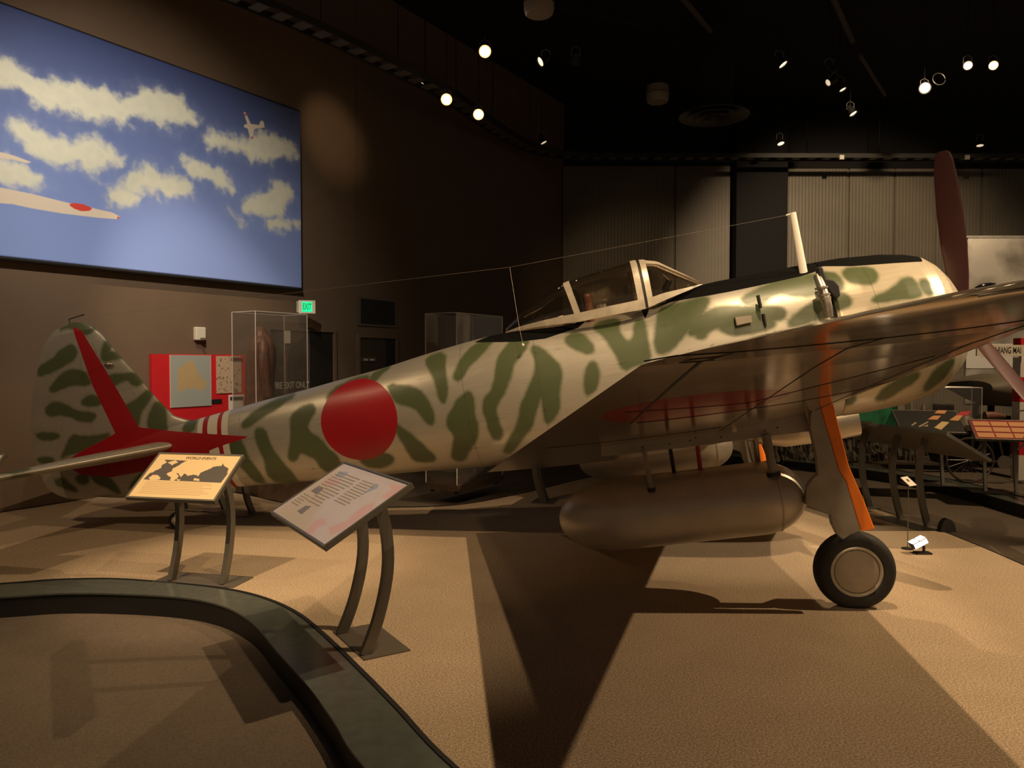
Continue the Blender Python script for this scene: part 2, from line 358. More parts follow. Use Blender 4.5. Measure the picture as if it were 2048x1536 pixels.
def kerb(name, A, B, z0, z1, trim=True, side=1):     # A carpet side, B aisle side; slate ledge, black faces, black trim strips
    A = [np.array(a) for a in A]; B = [np.array(b) for b in B]; n = len(A)
    def ribbon(P, Q, za, zb, mat, nm, parent=None):
        v = []; f = []
        for p, q in zip(P, Q): v += [(*p, za), (*q, za), (*q, zb), (*p, zb)]
        for i in range(len(P) - 1):
            a = 4 * i; b = a + 4
            for k in range(4): f.append((a + k, a + (k + 1) % 4, b + (k + 1) % 4, b + k))
        f += [(0, 1, 2, 3), (4 * len(P) - 1, 4 * len(P) - 2, 4 * len(P) - 3, 4 * len(P) - 4)]
        o = mesh(nm, v, f, mat, parent); bm = bmesh.new(); bm.from_mesh(o.data); bmesh.ops.recalc_face_normals(bm, faces=bm.faces); bm.to_mesh(o.data); bm.free(); return o
    U = [(b - a) / np.linalg.norm(b - a) for a, b in zip(A, B)]
    k = ribbon([a + u * .004 for a, u in zip(A, U)], [b - u * .012 for b, u in zip(B, U)], z0, z1 - .012, M['blackg'], name); tag(k, kind='structure')
    ribbon([a + u * .03 for a, u in zip(A, U)], B, z1 - .012, z1, M['slate'], 'slate_top', k)
    ribbon([a + u * .001 for a, u in zip(A, U)], [a + u * .028 for a, u in zip(A, U)], z1 - .02, z1 + .006, M['blackg'], 'black_edging', k)
    return k
kerb('trim_1', outer_c, inner_c, FZ, 0.004)
# opposite kerb and second platform on the right
near2_px = [(1480, 914), (1548, 919), (1620, 926), (1703, 936), (1820, 953), (1918, 975), (2048, 1011)]
near2 = [on_floor(*p)[:2] for p in near2_px] + [np.array((5.98, 7.6)), np.array((6.2, 6.2)), np.array((7.2, 4.2))]
near2 = [np.array((2.2, 16.5)), np.array((2.9, 14.6))] + near2
near2_c = catmull(near2)
def offset(P, d):
    P = [np.array(p) for p in P]; out = []
    for i, p in enumerate(P):
        t = P[min(i + 1, len(P) - 1)] - P[max(i - 1, 0)]; t /= np.linalg.norm(t); out.append(p + np.array((-t[1], t[0])) * d)
    return out
far2_c = offset(near2_c, .36)
kerb('trim_2', far2_c, near2_c, FZ, 0.004)
poly2 = list(far2_c) + [np.array((16, 3.5)), np.array((16, 19.5)), np.array((2.6, 19.5))]
tag(slab('floor_second_platform', poly2, FZ, 0.0, M['carpet2'], M['blackg']), kind='structure')
# black edging along the rear of the main platform
rr = list(rear_c); tag(MB().add([(p[0], p[1], z) for p in rr for z in (-.02, .008)] + [(p[0] + q[0] * .02, p[1] + q[1] * .02, .008) for p, q in zip(rr, [np.array((0, -1))] * len(rr))],
    [(2 * i, 2 * i + 2, 2 * i + 3, 2 * i + 1) for i in range(len(rr) - 1)] + [(2 * i + 1, 2 * i + 3, 2 * len(rr) + i + 1, 2 * len(rr) + i) for i in range(len(rr) - 1)]).build('trim_3', M['blackg']), kind='structure')
# walls
def wbox(mb, s0, s1, z0, z1, o0, o1):
    v = [wall_xyz(s, z, o) for s in (s0, s1) for z in (z0, z1) for o in (o0, o1)]
    return mb.add(v, [(0, 1, 3, 2), (4, 6, 7, 5), (0, 4, 5, 1), (2, 3, 7, 6), (0, 2, 6, 4), (1, 5, 7, 3)])
SW = 13.2
m = MB(); s714 = on_wall(714, 500)[0]
wbox(m, -7, s714 - .006, FZ, 8.2, -.2, 0); wbox(m, s714 + .006, SW + .3, FZ, 8.2, -.2, 0); wbox(m, s714 - .02, s714 + .02, FZ, 8.2, -.2, -.012)
tag(m.build('wall_left', M['wall']), kind='structure')
YB = 19.75
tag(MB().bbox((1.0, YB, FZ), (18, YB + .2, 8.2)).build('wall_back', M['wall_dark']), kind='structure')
tag(MB().bbox((-14, -6, 8.2), (18, 22, 8.4)).build('ceiling', M['ceiling']), kind='structure')
# corrugated wall panels hanging on the back wall
def corr(name, x0, x1, z0, z1, mat, seams, label, pitch=.085):
    n = int((x1 - x0) / pitch * 4); v = []; f = []
    for i in range(n + 1):
        x = x0 + (x1 - x0) * i / n; q = i % 4; d = .0 if q in (0, 1) else .0035
        if any(abs(x - s) < pitch * .3 for s in seams): d = .06
        for z in (z0, z1): v.append((x, YB - .09 + d, z))
    for i in range(n): f.append((2 * i, 2 * i + 2, 2 * i + 3, 2 * i + 1))
    o = mesh(name, v, f, mat); s = o.modifiers.new('thick', 'SOLIDIFY'); s.thickness = .012; s.offset = 0; return tag(o, kind='structure')
M['sheet'] = simple('corrugated_sheet', (.17, .14, .10), .55, .1, .1, 1.5)
xa = lambda px: (px - 1024) / FOC * YB
corr('trim_4', xa(1125), xa(1455), FZ, 6.62, M['sheet'], [xa(1346)], '')
corr('trim_5', xa(1562), xa(1562) + 9, FZ, 6.55, M['sheet'], [xa(1690), xa(1780), xa(1862), xa(1953)], '')
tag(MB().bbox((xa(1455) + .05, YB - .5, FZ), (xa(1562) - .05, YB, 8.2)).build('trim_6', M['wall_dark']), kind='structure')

# the mural banner
s0 = -1.6; s1 = on_wall(602, 400, .1)[0]; zb = 2.82; zt = 5.56
ns = int((s1 - s0) / .02); nz = int((zt - zb) / .02)
SS, ZZ = np.meshgrid(np.linspace(s0, s1, ns + 1), np.linspace(zb, zt, nz + 1)); SS = SS.ravel(); ZZ = ZZ.ravel()
dist_c = np.hypot(SS - s1, ZZ - zt)
off = .10 + .012 * np.exp(-dist_c / .35) * np.sin(np.arctan2(zt - ZZ, s1 - SS) * 14) + .004 * np.sin(SS * 3.1)
ver = [wall_xyz(a, b, c) for a, b, c in zip(SS, ZZ, off)]
fc = [(j * (ns + 1) + i, j * (ns + 1) + i + 1, (j + 1) * (ns + 1) + i + 1, (j + 1) * (ns + 1) + i) for j in range(nz) for i in range(ns)]
def zp(L, k=.41667, ox=0, oy=0): return [(ox + x * k, oy + y * k) for x, y in L]
clouds = [
 [(-160,250),(0,320),(60,315),(120,350),(180,395),(260,400),(340,400),(420,425),(490,430),(560,480),(620,480),(700,430),(770,450),(820,440),(880,470),(940,550),(945,600),(880,600),(780,580),(700,570),(620,560),(650,620),(590,610),(500,570),(430,560),(340,530),(250,510),(150,480),(60,420),(0,390),(-160,330)],
 [(50,585),(100,590),(170,620),(240,660),(330,660),(420,660),(500,690),(550,720),(580,770),(520,790),(440,800),(340,790),(230,780),(150,740),(130,700),(60,620)],
 [(-200,760),(0,780),(60,775),(130,800),(180,830),(220,860),(150,880),(60,870),(0,850),(-200,830)],
 [(620,880),(640,840),(700,800),(760,830),(830,830),(900,870),(920,910),(850,930),(780,930),(700,920),(640,910)],
 [(540,910),(620,925),(670,955),(600,972),(530,945)],
 [(885,780),(950,790),(1010,820),(1080,840),(1120,890),(1125,920),(1070,910),(1000,860),(930,840),(890,810)],
 [(960,660),(1010,640),(1080,650),(1150,670),(1190,680),(1260,640),(1310,650),(1380,690),(1430,730),(1350,750),(1260,770),(1180,750),(1080,700),(1000,700)],
 [(1160,970),(1220,930),(1280,910),(1330,870),(1390,880),(1410,930),(1380,1000),(1330,1030),(1260,1040),(1190,1030),(1150,1000)],
 [(1280,1055),(1340,1060),(1390,1080),(1340,1092),(1290,1085)], [(1420,1085),(1442,1070),(1442,1105)], [(1090,1010),(1130,1030),(1180,1060),(1150,1070)]]
white = [[(-300,860),(0,900),(150,930),(330,975),(450,1000),(540,1020),(578,1040),(560,1052),(470,1045),(300,1025),(150,1000),(60,980),(0,975),(-300,960)],
 [(-300,680),(0,730),(60,745),(150,778),(130,785),(60,765),(0,760),(-300,720)],
 [(1168,535),(1180,540),(1205,595),(1245,600),(1250,580),(1265,580),(1272,612),(1240,615),(1220,620),(1215,670),(1203,668),(1190,618),(1172,610),(1172,598),(1188,596)]]
redp = [[(330,978),(360,974),(400,980),(430,992),(445,1004),(425,1013),(390,1014),(355,1002),(335,988)],
 [(563,1038),(575,1040),(574,1050),(562,1049)], [(1172,545),(1182,543),(1186,556),(1177,558)], [(1205,655),(1216,655),(1214,667),(1206,666)]]
P2 = np.stack([SS, ZZ], 1); W2 = lambda L: np.array([on_wall(x, y, .1) for x, y in zp(L)])
at_cloud = sdf_many(P2, [chaikin(W2(L)) for L in clouds]); at_wh = sdf_many(P2, [W2(L) for L in white]); at_rd = sdf_many(P2, [W2(L) for L in redp])
mm, nt, b = newmat('printed_sky'); tc = N(nt, 'ShaderNodeTexCoord').outputs['Object']
sep = N(nt, 'ShaderNodeSeparateXYZ'); nt.links.new(tc, sep.inputs[0])
g = N(nt, 'ShaderNodeMapRange'); nt.links.new(sep.outputs['Z'], g.inputs['Value']); g.inputs['From Min'].default_value = zb; g.inputs['From Max'].default_value = zt
c = mix(nt, g.outputs[0], (.30, .43, .92), (.055, .080, .23))
n1 = noise(nt, 2.4, 6, tc); n2 = noise(nt, 7, 6, tc)
wob = mathn(nt, 'ADD', mathn(nt, 'MULTIPLY', mathn(nt, 'SUBTRACT', n1, .5), .38), mathn(nt, 'MULTIPLY', mathn(nt, 'SUBTRACT', n2, .5), .30))
cl = mathn(nt, 'ADD', attr(nt, 'cloud'), wob)
c = mix(nt, mathn(nt, 'MULTIPLY', step(nt, cl, .22), .45), c, (.46, .55, .80)); c = mix(nt, step(nt, mathn(nt, 'SUBTRACT', cl, .012), .075), c, mix(nt, n2, (.66, .70, .62), (.90, .88, .72)))
c = mix(nt, step(nt, attr(nt, 'white'), .008), c, (.80, .70, .58)); c = mix(nt, step(nt, attr(nt, 'mark'), .006), c, (.70, .07, .05))
nt.links.new(c, b.inputs['Base Color']); b.inputs['Roughness'].default_value = .55
mu = mesh('sky_mural', ver, fc, mm, smooth=True, attrs={'cloud': at_cloud, 'white': at_wh, 'mark': at_rd})
sd = mu.modifiers.new('thick', 'SOLIDIFY'); sd.thickness = .006
tag(mu, 'large printed banner of blue sky, clouds and white aircraft hung high on the brown wall', 'banner')
rod = MB().tube([wall_xyz(s0, zb - .02, .10), wall_xyz(s1, zb - .02, .10)], .022, 8); rod.build('bottom_shadow_bar', M['black'], mu)  # black bar stands in for the shadow along the banner's lower border
MB().tube([wall_xyz(s0, zt + .01, .08), wall_xyz(s1, zt + .01, .08)], .015, 8).build('top_bar', M['wall_dark'], mu)

# doors, vent, sign, alarm box
def wall_rect(mb, a, b, o0, o1): 
    (sa, za), (sb, zc) = a, b; return wbox(mb, min(sa, sb), max(sa, sb), min(za, zc), max(za, zc), o0, o1)
sA = on_wall(537, 700)[0]; sB = on_wall(617, 700)[0]; sC = on_wall(664, 700)[0]; zd = on_wall(640, 664)[1]
d = tag(wbox(MB(), sA, sC, FZ, zd + .0, .0, .012).build('door_1', simple('door_shadow', (.03, .022, .016), .7)), kind='structure')
for a, b_ in ((sA - .06, sA), (sC, sC + .06)): wbox(MB(), a, b_, FZ, zd + .06, 0, .05).build('door_frame', M['wall'], d)
wbox(MB(), sA, sC, zd, zd + .06, 0, .05).build('door_frame', M['wall'], d)
wbox(MB(), sA + .02, sB, FZ, zd - .02, .012, .03).build('door_leaf', simple('door_brown', (.085, .062, .045), .6), d)
wbox(MB(), sB + .02, sC - .02, FZ, zd - .02, .012, .03).build('door_leaf', simple('door_dark', (.012, .009, .007), .6), d)
def wall_text(s, px, py, h, off, mat, parent, nm, stretch=1):
    ss, z = on_wall(px, py, off); text_mesh(nm, s, h, mat, parent, frameM(wall_xyz(ss, z, off), WD, (0, 0, 1)), stretch, .001)
wall_text('FIRE EXIT ONLY', 583, 771, .15, .035, M['textw'], d, 'door_lettering', .68)
q = tag(wall_rect(MB(), on_wall(566, 661), on_wall(577, 687), .03, .045).build('door_notice', M['cream']), 'small cream notice plate fixed on the fire exit door', 'sign')
sA = on_wall(717, 700)[0]; sC = on_wall(789, 700)[0]; zd = on_wall(750, 676)[1]
d = tag(wbox(MB(), sA, sC, FZ, zd, .0, .012).build('door_2', simple('door_dark_brown', (.05, .036, .026), .6)), kind='structure')
for a, b_ in ((sA - .06, sA), (sC, sC + .06)): wbox(MB(), a, b_, FZ, zd + .06, 0, .05).build('door_frame', M['wall'], d)
wbox(MB(), sA, sC, zd, zd + .06, 0, .05).build('door_frame', M['wall'], d)
wbox(MB(), on_wall(771, 700)[0], sC - .01, FZ, zd - .01, .012, .02).build('door_gap', M['black'], d)
q = tag(wall_rect(MB(), on_wall(722, 715), on_wall(750, 723), .012, .025).build('door_plaque', M['bronze']), 'narrow plaque on the dark door below the black vent', 'sign')
for k in range(2):
    wall_rect(MB(), on_wall(726 + 12 * k, 718), on_wall(734 + 12 * k, 721), .025, .028).build('plaque_mark', M['cream'], q)
v = tag(wall_rect(MB(), on_wall(715, 592), on_wall(790, 655), .0, .03).build('wall_vent', M['bronze']), 'dark square grille high on the brown wall above a door', 'vent')
a, b_ = on_wall(719, 597), on_wall(787, 651); wall_rect(MB(), a, b_, .03, .036).build('grille', M['black'], v)
x = empty('exit_sign', wall_xyz(*on_wall(615, 614, .12), .12)); tag(x, 'lit green exit sign on a cream box above the fire exit door', 'exit sign')
# the sign projects from the wall on a short bracket and faces the hall
sx = at(614, 614, 11.9); x.location = tuple(sx)
fx = np.array([.97, .24, 0]); fn = np.array([.24, -.97, 0]); RX = np.array([fx, fn, [0, 0, 1]]).T
MB().box((0, 0, 0), (.25, .06, .20), RX).build('sign_box', M['cream'], x)
MB().box(fn * .031, (.15, .008, .15), RX).build('lit_face', M['exitgreen'], x)
text_mesh('exit_lettering', 'EXIT', .13, M['exitdark'], x, frameM(fn * .037, fx, (0, 0, 1)), .50, .001, bold=.004)
MB().box(-fx * .14 - fn * .0, (.03, .05, .17), RX).build('bracket', M['greymetal'], x)
q = tag(wall_rect(MB(), on_wall(386, 654), on_wall(406, 681), .0, .07).build('alarm_box', M['cream'], bevel=.012), 'small cream alarm box on the brown wall above the red map panel', 'alarm')
MB().box(wall_xyz(on_wall(396, 678)[0], on_wall(396, 678)[1], .075), (.10, .02, .03)).build('speaker_slot', M['bronze'], q)

# red map panel on the wall
a, b_ = on_wall(303, 708, .08), on_wall(492, 836, .08)
rp = tag(wall_rect(MB(), a, b_, .03, .08).build('map_panel', M['panelred']), 'red exhibit panel with maps on the wall behind the tail', 'panel')
def board(name, p0, p1, mat, off=.08, th=.012, parent=rp): return wall_rect(MB(), on_wall(*p0, off), on_wall(*p1, off), off, off + th).build(name, mat, parent)
def map_mat(name, sea, land, sc, thr=.5):
    m, nt, b = newmat(name); t = noise(nt, sc, 6); r = N(nt, 'ShaderNodeValToRGB'); nt.links.new(t, r.inputs[0]); e = r.color_ramp.elements
    e[0].position = thr - .02; e[0].color = (*sea, 1); e[1].position = thr + .02; e[1].color = (*land, 1); nt.links.new(r.outputs[0], b.inputs['Base Color']); b.inputs['Roughness'].default_value = .6; return m
isl = [(400,860),(430,850),(480,820),(500,790),(545,770),(590,800),(600,850),(640,920),(690,975),(740,1030),(720,1090),(640,1100),(560,1070),(480,1090),(440,1130),(410,1060),(420,960)]
islw = np.array([on_wall(280 + x * .1823, 580 + y * .1823, .09) for x, y in isl])
a0, b0 = on_wall(340, 710, .09), on_wall(422, 811, .09)
gs, gz = np.meshgrid(np.linspace(a0[0], b0[0], 60), np.linspace(b0[1], a0[1], 60)); gs = gs.ravel(); gz = gz.ravel()
mm, nt, b = newmat('island_map'); nn = noise(nt, 14, 6)
cc = mix(nt, step(nt, mathn(nt, 'ADD', attr(nt, 'land'), mathn(nt, 'MULTIPLY', mathn(nt, 'SUBTRACT', nn, .5), .12)), .006), (.38, .40, .36), mix(nt, noise(nt, 40, 5), (.40, .33, .20), (.66, .42, .18)))
nt.links.new(cc, b.inputs['Base Color'])
board('island_map', (339, 710), (422, 811), M['white'])
mp_ = mesh('map_print', [wall_xyz(s, z, .094) for s, z in zip(gs, gz)], [(j * 60 + i, j * 60 + i + 1, (j + 1) * 60 + i + 1, (j + 1) * 60 + i) for j in range(59) for i in range(59)], mm, rp, attrs={'land': sdf(np.stack([gs, gz], 1), chaikin(islw))})
board('old_chart', (432, 712), (482, 785), map_mat('chart_print', (.56, .40, .27), (.20, .13, .09), 22, .60))
board('caption_sheet', (457, 790), (487, 822), M['white']); board('caption_strip', (462, 715), (484, 721), simple('maroon_strip', (.12, .01, .01)), off=.093)
board('caption_plate', (421, 799), (443, 806), M['black']); board('caption_heading', (460, 794), (485, 798), M['text'], off=.093)
# ------------------------------------------------------------------ the aircraft (body axes: X forward from the propeller, Y to port, Z up)
base = b2w((-1.6, 0, -1.8)); base[2] = 0.0
PB = w2b(base)
air = bpy.data.objects.new('fighter_aircraft', None); C.objects.link(air)
MW = Matrix([list(RB.T[i]) for i in range(3)]).to_4x4(); MW.translation = Vector(tuple(base)); air.matrix_world = MW
tag(air, 'green and silver camouflaged propeller fighter aircraft with red discs, tail resting on the tan carpet', 'aircraft')
def L(p): return np.array(p, float) - PB
def lp(P): return [L(p) for p in P]
def interp(tab, x, k): xs = [t[0] for t in tab]; return np.interp(x, xs, [t[k] for t in tab])
def smooth_interp(tab, x, k):
    return (interp(tab, x - .12, k) + 2 * interp(tab, x - .04, k) + 2 * interp(tab, x + .04, k) + interp(tab, x + .12, k)) / 6
FUS = [(-8.5, .06, -.16, .015), (-8.35, .12, -.235, .035), (-8.0, .22, -.31, .07), (-7.5, .30, -.355, .12), (-7.04, .335, -.38, .165), (-6.74, .36, -.395, .20), (-6.34, .395, -.43, .235),
       (-5.93, .42, -.465, .275), (-5.45, .46, -.505, .32), (-5.1, .485, -.53, .35), (-4.67, .54, -.565, .39), (-4.3, .575, -.60, .42), (-3.95, .60, -.62, .44), (-3.7, .585, -.635, .455), (-3.4, .56, -.65, .465),
       (-2.7, .56, -.67, .51), (-2.45, .58, -.675, .525), (-2.2, .66, -.68, .535), (-2.07, .69, -.68, .54), (-1.73, .69, -.685, .56), (-1.15, .69, -.685, .58), (-.9, .69, -.685, .59)]
def pc(L_, z, n=1, yb=-.4):     # polygons from the crops: scale and origin of each crop
    k, ox, oy = {3: (.32552, 560, 560), 4: (.32552, 960, 400), 5: (.39060, 1400, 400), 2: (.3125, 0, 580), 8: (.28649, 0, 620), 0: (1, 0, 0)}[z]
    return chaikin([on_y(ox + x * k, oy + y * k, yb) for x, y in L_], n)
camo_f = [pc(p, 3, yb=y) for y, p in [
 (-.30, [(60,840),(110,790),(180,770),(200,800),(175,860),(155,900),(180,950),(240,980),(290,1040),(340,1090),(345,1130),(390,1140),(340,1190),(290,1200),(240,1170),(215,1100),(150,1070),(110,1060),(80,1110),(45,1110),(45,1050),(70,960),(55,900)]),
 (-.30, [(270,740),(300,680),(380,630),(460,600),(520,590),(500,640),(400,680),(330,720)]), (-.25, [(540,610),(560,570),(620,540),(650,535),(590,600),(575,625)]),
 (-.37, [(650,650),(760,660),(850,675),(900,730),(935,790),(945,860),(935,890),(905,870),(860,800),(800,770),(720,760),(680,700)]),
 (-.37, [(700,880),(800,950),(860,1010),(910,1060),(935,1115),(870,1120),(805,1120),(780,1040),(730,960)]),
 (-.33, [(480,1110),(560,1090),(620,1070),(670,1090),(680,1110),(640,1140),(570,1160),(500,1140)]),
 (-.35, [(865,480),(995,440),(1000,540),(1025,640),(1030,720),(1010,755),(985,720),(970,650),(940,580),(900,530)]),
 (-.38, [(1165,400),(1290,365),(1250,430),(1180,500),(1130,570),(1100,615),(1070,600),(1080,560),(1110,480)]),
 (-.42, [(1160,680),(1190,740),(1190,820),(1210,900),(1200,980),(1150,1040),(1110,1120),(1040,1120),(1060,1030),(1075,960),(1030,900),(1030,840),(1070,780),(1110,720)])]]
camo_f += [pc(p, 4, yb=-.45) for p in [
 [(180,850),(290,850),(250,940),(200,1000),(185,1060),(150,1170),(100,1250),(90,1310),(110,1380),(130,1430),(110,1475),(80,1470),(60,1420),(40,1340),(20,1300),(25,1230),(70,1180),(90,1110),(95,1030),(110,960)],
 [(310,900),(360,910),(430,970),(490,1030),(495,1100),(480,1170),(490,1250),(470,1320),(400,1380),(390,1260),(380,1180),(350,1260),(330,1320),(310,1400),(240,1470),(180,1560),(130,1560),(200,1450),(240,1350),(260,1250),(310,1140),(345,1060),(340,980)],
 [(520,850),(560,815),(620,820),(660,860),(690,900),(690,930),(650,935),(600,920),(550,890)], [(670,1010),(700,1000),(720,1040),(730,1100),(700,1170),(650,1200),(645,1100)],
 [(690,770),(760,740),(850,715),(850,800),(880,860),(920,880),(950,830),(960,750),(990,730),(1015,740),(1010,800),(1030,900),(1045,980),(960,1010),(880,1050),(850,960),(800,880),(750,820)],
 [(1110,660),(1200,640),(1300,615),(1410,590),(1400,640),(1360,700),(1300,770),(1230,850),(1180,910),(1100,950),(1075,890),(1090,800)],
 [(1320,850),(1340,790),(1380,740),(1460,700),(1540,680),(1560,700),(1540,740),(1480,770),(1400,800),(1370,850)]]]
camo_f += [pc(p, 5, yb=-.5) for p in [
 [(0,600),(60,565),(130,545),(250,552),(380,553),(430,565),(420,600),(350,618),(380,640),(330,665),(230,680),(150,690),(90,640),(40,670),(0,690),(-60,690),(-40,640)],
 [(230,500),(300,460),(380,420),(480,395),(600,370),(690,390),(720,420),(680,460),(600,470),(520,490),(430,470),(370,480),(330,520),(270,535),(230,520)],
 [(440,640),(500,580),(560,540),(640,510),(740,490),(765,520),(740,550),(700,570),(600,600),(500,640)]]]
camo_c = [pc(p, 5, yb=-.55) for p in [
 [(640,360),(700,360),(740,400),(730,460),(680,470),(640,430)], [(760,360),(800,335),(910,335),(925,380),(900,420),(830,425),(770,400)],
 [(600,520),(700,490),(745,480),(770,520),(740,550),(620,580)], [(875,515),(920,490),(990,460),(1040,410),(1090,390),(1110,420),(1130,480),(1100,495),(1000,505),(900,525)],
 [(950,985),(1000,940),(1080,900),(1130,885),(1115,930),(1050,970),(1000,1015),(940,1030)], [(1190,950),(1220,870),(1290,820),(1320,820),(1300,880),(1260,940),(1210,985)], [(760,1010),(800,1000),(820,1040),(770,1050)], [(1150,400),(1200,430),(1200,470),(1160,480),(1130,440)]]]
camo_f += [pc(p, 2, yb=-.2) for p in [
 [(1545,870),(1580,820),(1680,740),(1800,685),(1870,670),(1780,740),(1700,790),(1620,850),(1570,880)], [(1640,890),(1700,890),(1730,960),(1770,1050),(1830,1130),(1870,1200),(1870,1240),(1740,1240),(1710,1180),(1710,1100),(1680,1020),(1650,960)],
 [(1460,990),(1540,960),(1570,1010),(1590,1080),(1640,1150),(1670,1240),(1620,1240),(1600,1210),(1550,1130),(1490,1060)]]]
camo_t = [pc(p, 8, yb=-.07) for p in [
 [(380,135),(450,100),(520,70),(620,80),(640,120),(600,165),(560,165),(520,130),(440,122)], [(240,400),(330,360),(400,290),(470,245),(500,260),(520,310),(480,360),(400,400),(330,430),(235,465)],
 [(720,200),(750,230),(740,270),(720,300),(800,295),(860,325),(760,345),(695,350),(690,300)], [(320,560),(360,510),(410,450),(470,420),(570,425),(600,480),(610,520),(500,520),(420,540),(360,570)],
 [(690,480),(800,450),(900,445),(940,460),(980,490),(950,525),(900,520),(880,480),(800,510),(740,550)], [(290,710),(330,660),(370,645),(440,670),(520,710),(640,725),(650,750),(610,785),(530,770),(470,740),(400,730),(330,740)],
 [(550,650),(600,610),(650,600),(690,640),(680,660),(600,670)], [(830,680),(900,660),(960,610),(1020,560),(1045,570),(1000,660),(960,720),(950,830),(880,830)], [(1040,700),(1080,640),(1120,650),(1130,720),(1140,790),(1155,850),(1030,845),(1025,780)],
 [(225,865),(380,870),(390,890),(300,915),(225,890)], [(480,880),(560,890),(700,880),(760,870),(680,920),(600,960),(520,1000),(440,1010),(400,1040),(450,960)], [(235,1040),(340,1040),(345,1070),(240,1070)],
 [(350,1210),(410,1180),(470,1230),(520,1270),(440,1250)], [(500,1170),(590,1150),(600,1200),(550,1220)], [(620,1150),(720,1160),(780,1200),(830,1270),(800,1280),(740,1230),(660,1200)], [(900,1240),(1000,1140),(1060,1120),(960,1260)], [(1290,770),(1370,760),(1365,850),(1290,850)]]]
red_arrow = [pc([(131,652),(173,770),(221,868),(150,905),(100,945),(130,985)][:3] + [(190,885),(150,905),(112,930),(150,952),(215,956),(281,944),(340,930),(406,908),(444,892),(512,871),(400,866),(325,862),(268,856),(215,765),(150,660),(137,655)], 0, 0, yb=-.12)]
hino_x, hino_z = [np.mean([on_y(px, py, -.36)[k] for px, py in ((635, 840), (796, 840), (715, 762), (715, 920))]) for k in (0, 1)]
hino_r = (on_y(796, 840, -.36)[0] - on_y(635, 840, -.36)[0]) / 2 * 1.005
black_f = [pc([(940,684),(1000,655),(1010,640),(1150,600),(1170,640),(1155,655),(1136,661),(1090,677),(1040,683),(1000,684)], 0, 0, yb=-.33),
           pc([(1290,640),(1300,616),(1338,603),(1416,592),(1460,584),(1517,572),(1599,554),(1642,540),(1660,520),(1660,440),(1290,440),(1150,560),(1150,640),(1280,600)], 0, 0, yb=-.3)]
black_c = [pc([(1600,545),(1642,535),(1693,537),(1751,533),(1834,527),(1850,500),(1850,440),(1560,440)], 0, 0, yb=-.2)]
def skin_attrs(P, camo, marks=(), hino=False, white=(), black=(), seams=None):
    P = np.asarray(P); XZ = P[:, [0, 2]]
    a = {'camo': sdf_many(XZ, camo)}
    mk = sdf_many(XZ, marks) if len(marks) else np.full(len(P), 1.0)
    if hino: mk = np.minimum(mk, np.where(np.abs(P[:, 1]) > .05, np.hypot(XZ[:, 0] - hino_x, XZ[:, 1] - hino_z) - hino_r, 1))
    a['mark'] = mk
    a['white'] = np.min([np.maximum(x0 - XZ[:, 0], XZ[:, 0] - x1) for x0, x1 in white], axis=0) if len(white) else np.full(len(P), 1.0)
    a['black'] = sdf_many(XZ, black) if len(black) else np.full(len(P), 1.0)
    a['seam'] = seams if seams is not None else np.full(len(P), 1.0)
    return a
def section_loft(tab, xs, nth, n=2.15, cz=None, interpf=smooth_interp, th0=0):
    P = []
    for x in xs:
        t, b, w = (float(interpf(tab, x, k)) for k in (1, 2, 3)); c = (t + b) / 2; h = (t - b) / 2
        for k in range(nth):
            a = 2 * math.pi * k / nth; ca_, sa_ = math.cos(a), math.sin(a)
            P.append((x, w * math.copysign(abs(ca_) ** (2 / n), ca_), c + h * math.copysign(abs(sa_) ** (2 / n), sa_)))
    m = len(xs); F = [(i * nth + k, i * nth + (k + 1) % nth, (i + 1) * nth + (k + 1) % nth, (i + 1) * nth + k) for i in range(m - 1) for k in range(nth)]
    return P, F
def fix_normals(o):
    bm = bmesh.new(); bm.from_mesh(o.data); bmesh.ops.recalc_face_normals(bm, faces=bm.faces); bm.to_mesh(o.data); bm.free(); o.data.polygons.foreach_set('use_smooth', [True] * len(o.data.polygons)); return o
xs = np.linspace(-8.5, -1.12, 500); nth = 168
P, F = section_loft(FUS, xs, nth); F += [tuple(range(nth)), tuple(range((len(xs) - 1) * nth, len(xs) * nth))]
PA = np.array(P)
# red/white bands stop at the arrow; seams: frames and stringer lines, drawn as signed distances
hh = (PA[:, 2] + .05) / .5
sm = np.min([np.abs(PA[:, 0] - x) for x in (-1.62, -2.12, -2.9, -3.62, -4.3, -5.9, -6.55, -7.3)] + [np.abs(PA[:, 2] - (z0 + k * (PA[:, 0] + 4))) for z0, k in ((.33, .03), (.10, .02), (-.16, 0), (-.40, -.035))], axis=0)
bands = [(-7.01, -6.675)]
at_ = skin_attrs(P, camo_f + camo_t, red_arrow, True, bands, black_f, sm)
xb = PA[:, 0]; red_b = np.minimum(np.maximum(-6.955 - xb, xb + 6.90), np.maximum(-6.79 - xb, xb + 6.745)); inb = xb + 0
at_['mark'] = np.minimum(at_['mark'], red_b)
# bands only wrap the tail cone; let the skin show camouflage elsewhere
fus = mesh('fuselage', lp(P), F, M['skin'], air, attrs=at_); fix_normals(fus)
